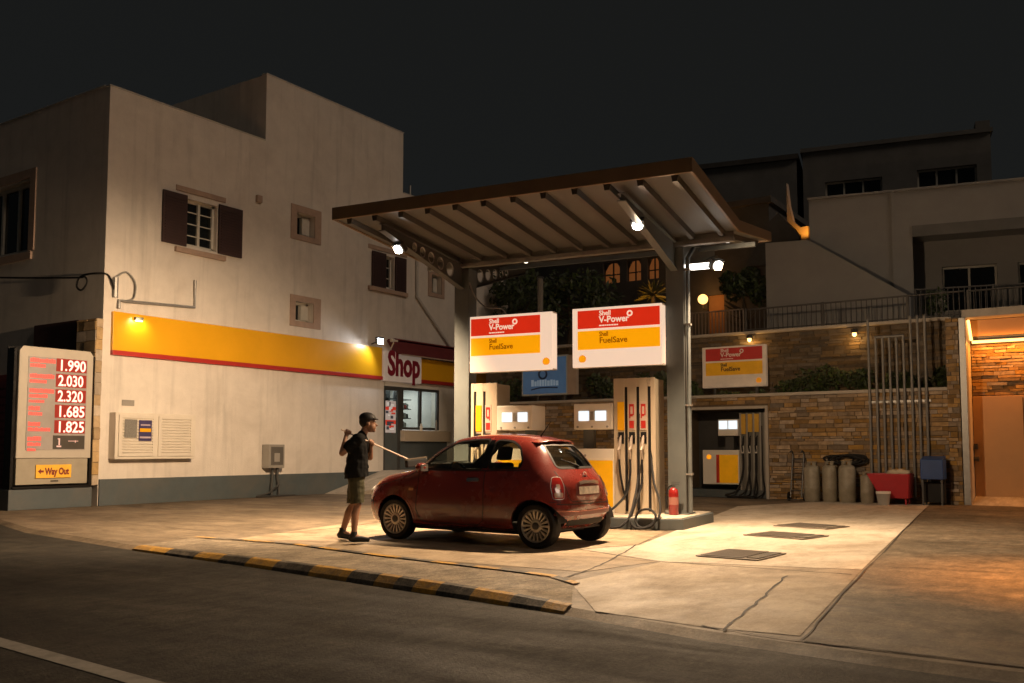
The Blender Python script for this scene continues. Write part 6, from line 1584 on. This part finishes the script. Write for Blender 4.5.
def bodyfn(bm):
    capsule(bm, (.03, -.07, .92), (.03, .07, .92), .105, .105); capsule(bm, J['hip'], (.04, 0, 1.08), .11, .105)
    capsule(bm, (.05, -.09, 1.24), (.06, .09, 1.24), .105, .105); capsule(bm, J['rs'], J['ls'], .058, .058)
    capsule(bm, (.085, 0, 1.34), (.14, 0, 1.47), .058, .05)
    for s_ in 'lr':
        capsule(bm, J[s_+'hip'], J[s_+'k'], .085, .052); kn = Vector(J[s_+'k']); an = Vector(J[s_+'a'])
        calf = kn.lerp(an, .3)+Vector((-.018, 0, 0)); capsule(bm, kn, calf, .050, .054); capsule(bm, calf, an, .054, .034)
        capsule(bm, an, an+Vector((.09, 0, -.045)), .036, .034)
    armchain(bm); hand(bm, J['lh'], gl); hand(bm, J['rh'], gr)
    tilt = Matrix.Rotation(radians(12), 4, 'Y')
    h = Vector(J['head'])
    ell(bm, h+Vector((-.01, 0, .02)), (.098, .078, .105), tilt); ell(bm, h+Vector((.03, 0, -.05)), (.068, .058, .07), tilt)
    capsule(bm, h+Vector((.085, 0, .005)), h+Vector((.112, 0, -.028)), .010, .014, 8)
    capsule(bm, h+Vector((.085, -.02, -.065)), h+Vector((.085, .02, -.065)), .012, .012, 8); capsule(bm, h+Vector((.06, 0, -.10)), h+Vector((.075, 0, -.10)), .02, .02, 8)
    for s_ in (-1, 1): ell(bm, h+Vector((-.005, s_*.078, -.01)), (.024, .012, .032)); ell(bm, h+Vector((.08, s_*.032, .022)), (.012, .016, .01))
bd = fused('body', bodyfn, .0075, SKIN, man, 3)
def shirtfn(bm):
    capsule(bm, (.035, -.08, .84), (.035, .08, .84), .15, .15); capsule(bm, (.03, 0, .88), (.045, 0, 1.1), .162, .145)
    capsule(bm, (.05, -.10, 1.24), (.06, .10, 1.24), .122, .122)
    for q in (-1, 1): capsule(bm, (.055, q*.10, 1.22), (.035, q*.08, .84), .125, .152)
    capsule(bm, J['rs'], J['ls'], .076, .076); capsule(bm, (.08, 0, 1.34), (.10, 0, 1.41), .075, .062)
    for s_ in 'lr':
        a, e = Vector(J[s_+'s']), Vector(J[s_+'e']); capsule(bm, a, a.lerp(e, .62), .078, .072)
fused('shirt', shirtfn, .009, SHIRT, man, 4, [((0, 0, .835), (.12, 0, -1))], .012)
def shortsfn(bm):
    capsule(bm, (.03, -.075, .88), (.03, .075, .88), .128, .128)
    for s_ in 'lr':
        a, e = Vector(J[s_+'hip']), Vector(J[s_+'k']); capsule(bm, a, a.lerp(e, 1.05), .108, .094)
fused('shorts', shortsfn, .009, SHORTS, man, 3, [((0, 0, .50), (.1, 0, -1))], .010)
def hairfn(bm):
    h = Vector(J['head']); tilt = Matrix.Rotation(radians(12), 4, 'Y')
    ell(bm, h+Vector((-.028, 0, .03)), (.100, .085, .10), tilt)
hr_ = fused('hair', hairfn, .008, HAIR, man, 2, [(Vector(J['head'])+Vector((.03, 0, -.035)), Vector((.55, 0, -.85)))])
def capfn(bm):
    h = Vector(J['head']); tilt = Matrix.Rotation(radians(8), 4, 'Y')
    ell(bm, h+Vector((-.015, 0, .065)), (.115, .094, .085), tilt); ell(bm, h+Vector((.075, 0, .062)), (.062, .07, .013), Matrix.Rotation(radians(10), 4, 'Y'))
fused('cap', capfn, .007, HAIR, man, 2, [(Vector(J['head'])+Vector((0, 0, .042)), Vector((.05, 0, -1)))])
b = MB(HM)
h = Vector(J['head'])
for s_ in (-1, 1): b.lathe([(.001, -.004), (.006, 0), (.001, .004)], h+Vector((.093, s_*.032, .018)), 8, 'y')
b.build('eyes', BLACKG, man)
def shoefn(s_):
    def f(bm):
        a = Vector(J[s_+'a']); z = a.z-.06
        tip = .19 if s_ == 'r' else .18
        if s_ == 'l':
            capsule(bm, a+Vector((-.03, 0, -.045)), a+Vector((.10, .0, -.065)), .045, .042); capsule(bm, a+Vector((.10, 0, -.065)), a+Vector((.17, 0, -.068)), .042, .03)
        else:
            capsule(bm, a+Vector((-.03, 0, -.042)), a+Vector((.10, -.01, -.048)), .044, .042); capsule(bm, a+Vector((.10, -.01, -.048)), a+Vector((.18, -.015, -.055)), .042, .03)
        capsule(bm, a+Vector((-.015, 0, -.03)), a+Vector((-.01, 0, .0)), .046, .044)
    return f
for s_ in 'lr':
    fused('shoe', shoefn(s_), .008, SHOE, man, 2, [((0, 0, .004), (0, 0, -1))])
    a = Vector(J[s_+'a']); b = MB(HM); b.tube([a+Vector((0, 0, .0)), a+Vector((.0, 0, .05))], [.046, .042], 12); b.build('sock', SHOE, man, smooth=True)
# squeegee held by the man
t = thing('window_squeegee', 'long pole squeegee held by the man against the windscreen', 'squeegee', HM @ pole_b)
b = MB(HM); b.tube([pole_a-pd*.04, pole_b-pd*.06], .011, 8); b.build('pole', mat('pole_alu', (.62, .5, .42), .35, metal=.5), t, smooth=True)
sidev = (HM.to_3x3().inverted() @ (CW.to_3x3() @ Vector((.25, 1, .1)))).normalized()
upv = Vector((0, 0, 1)); upv = (upv-sidev*upv.dot(sidev)).normalized(); fw = sidev.cross(upv)
Q = Matrix((sidev, upv, fw)).transposed()
b = MB(HM); b.obox(pole_b-pd*.02, (.34, .10, .07), Q); b.build('sponge_head', mat('sponge_dark', (.03, .03, .03), .9), t, .015)
b = MB(HM); b.obox(pole_b-pd*.02+upv*.062, (.36, .018, .025), Q); b.build('blade', mat('blade_tan', (.16, .12, .08), .6), t)
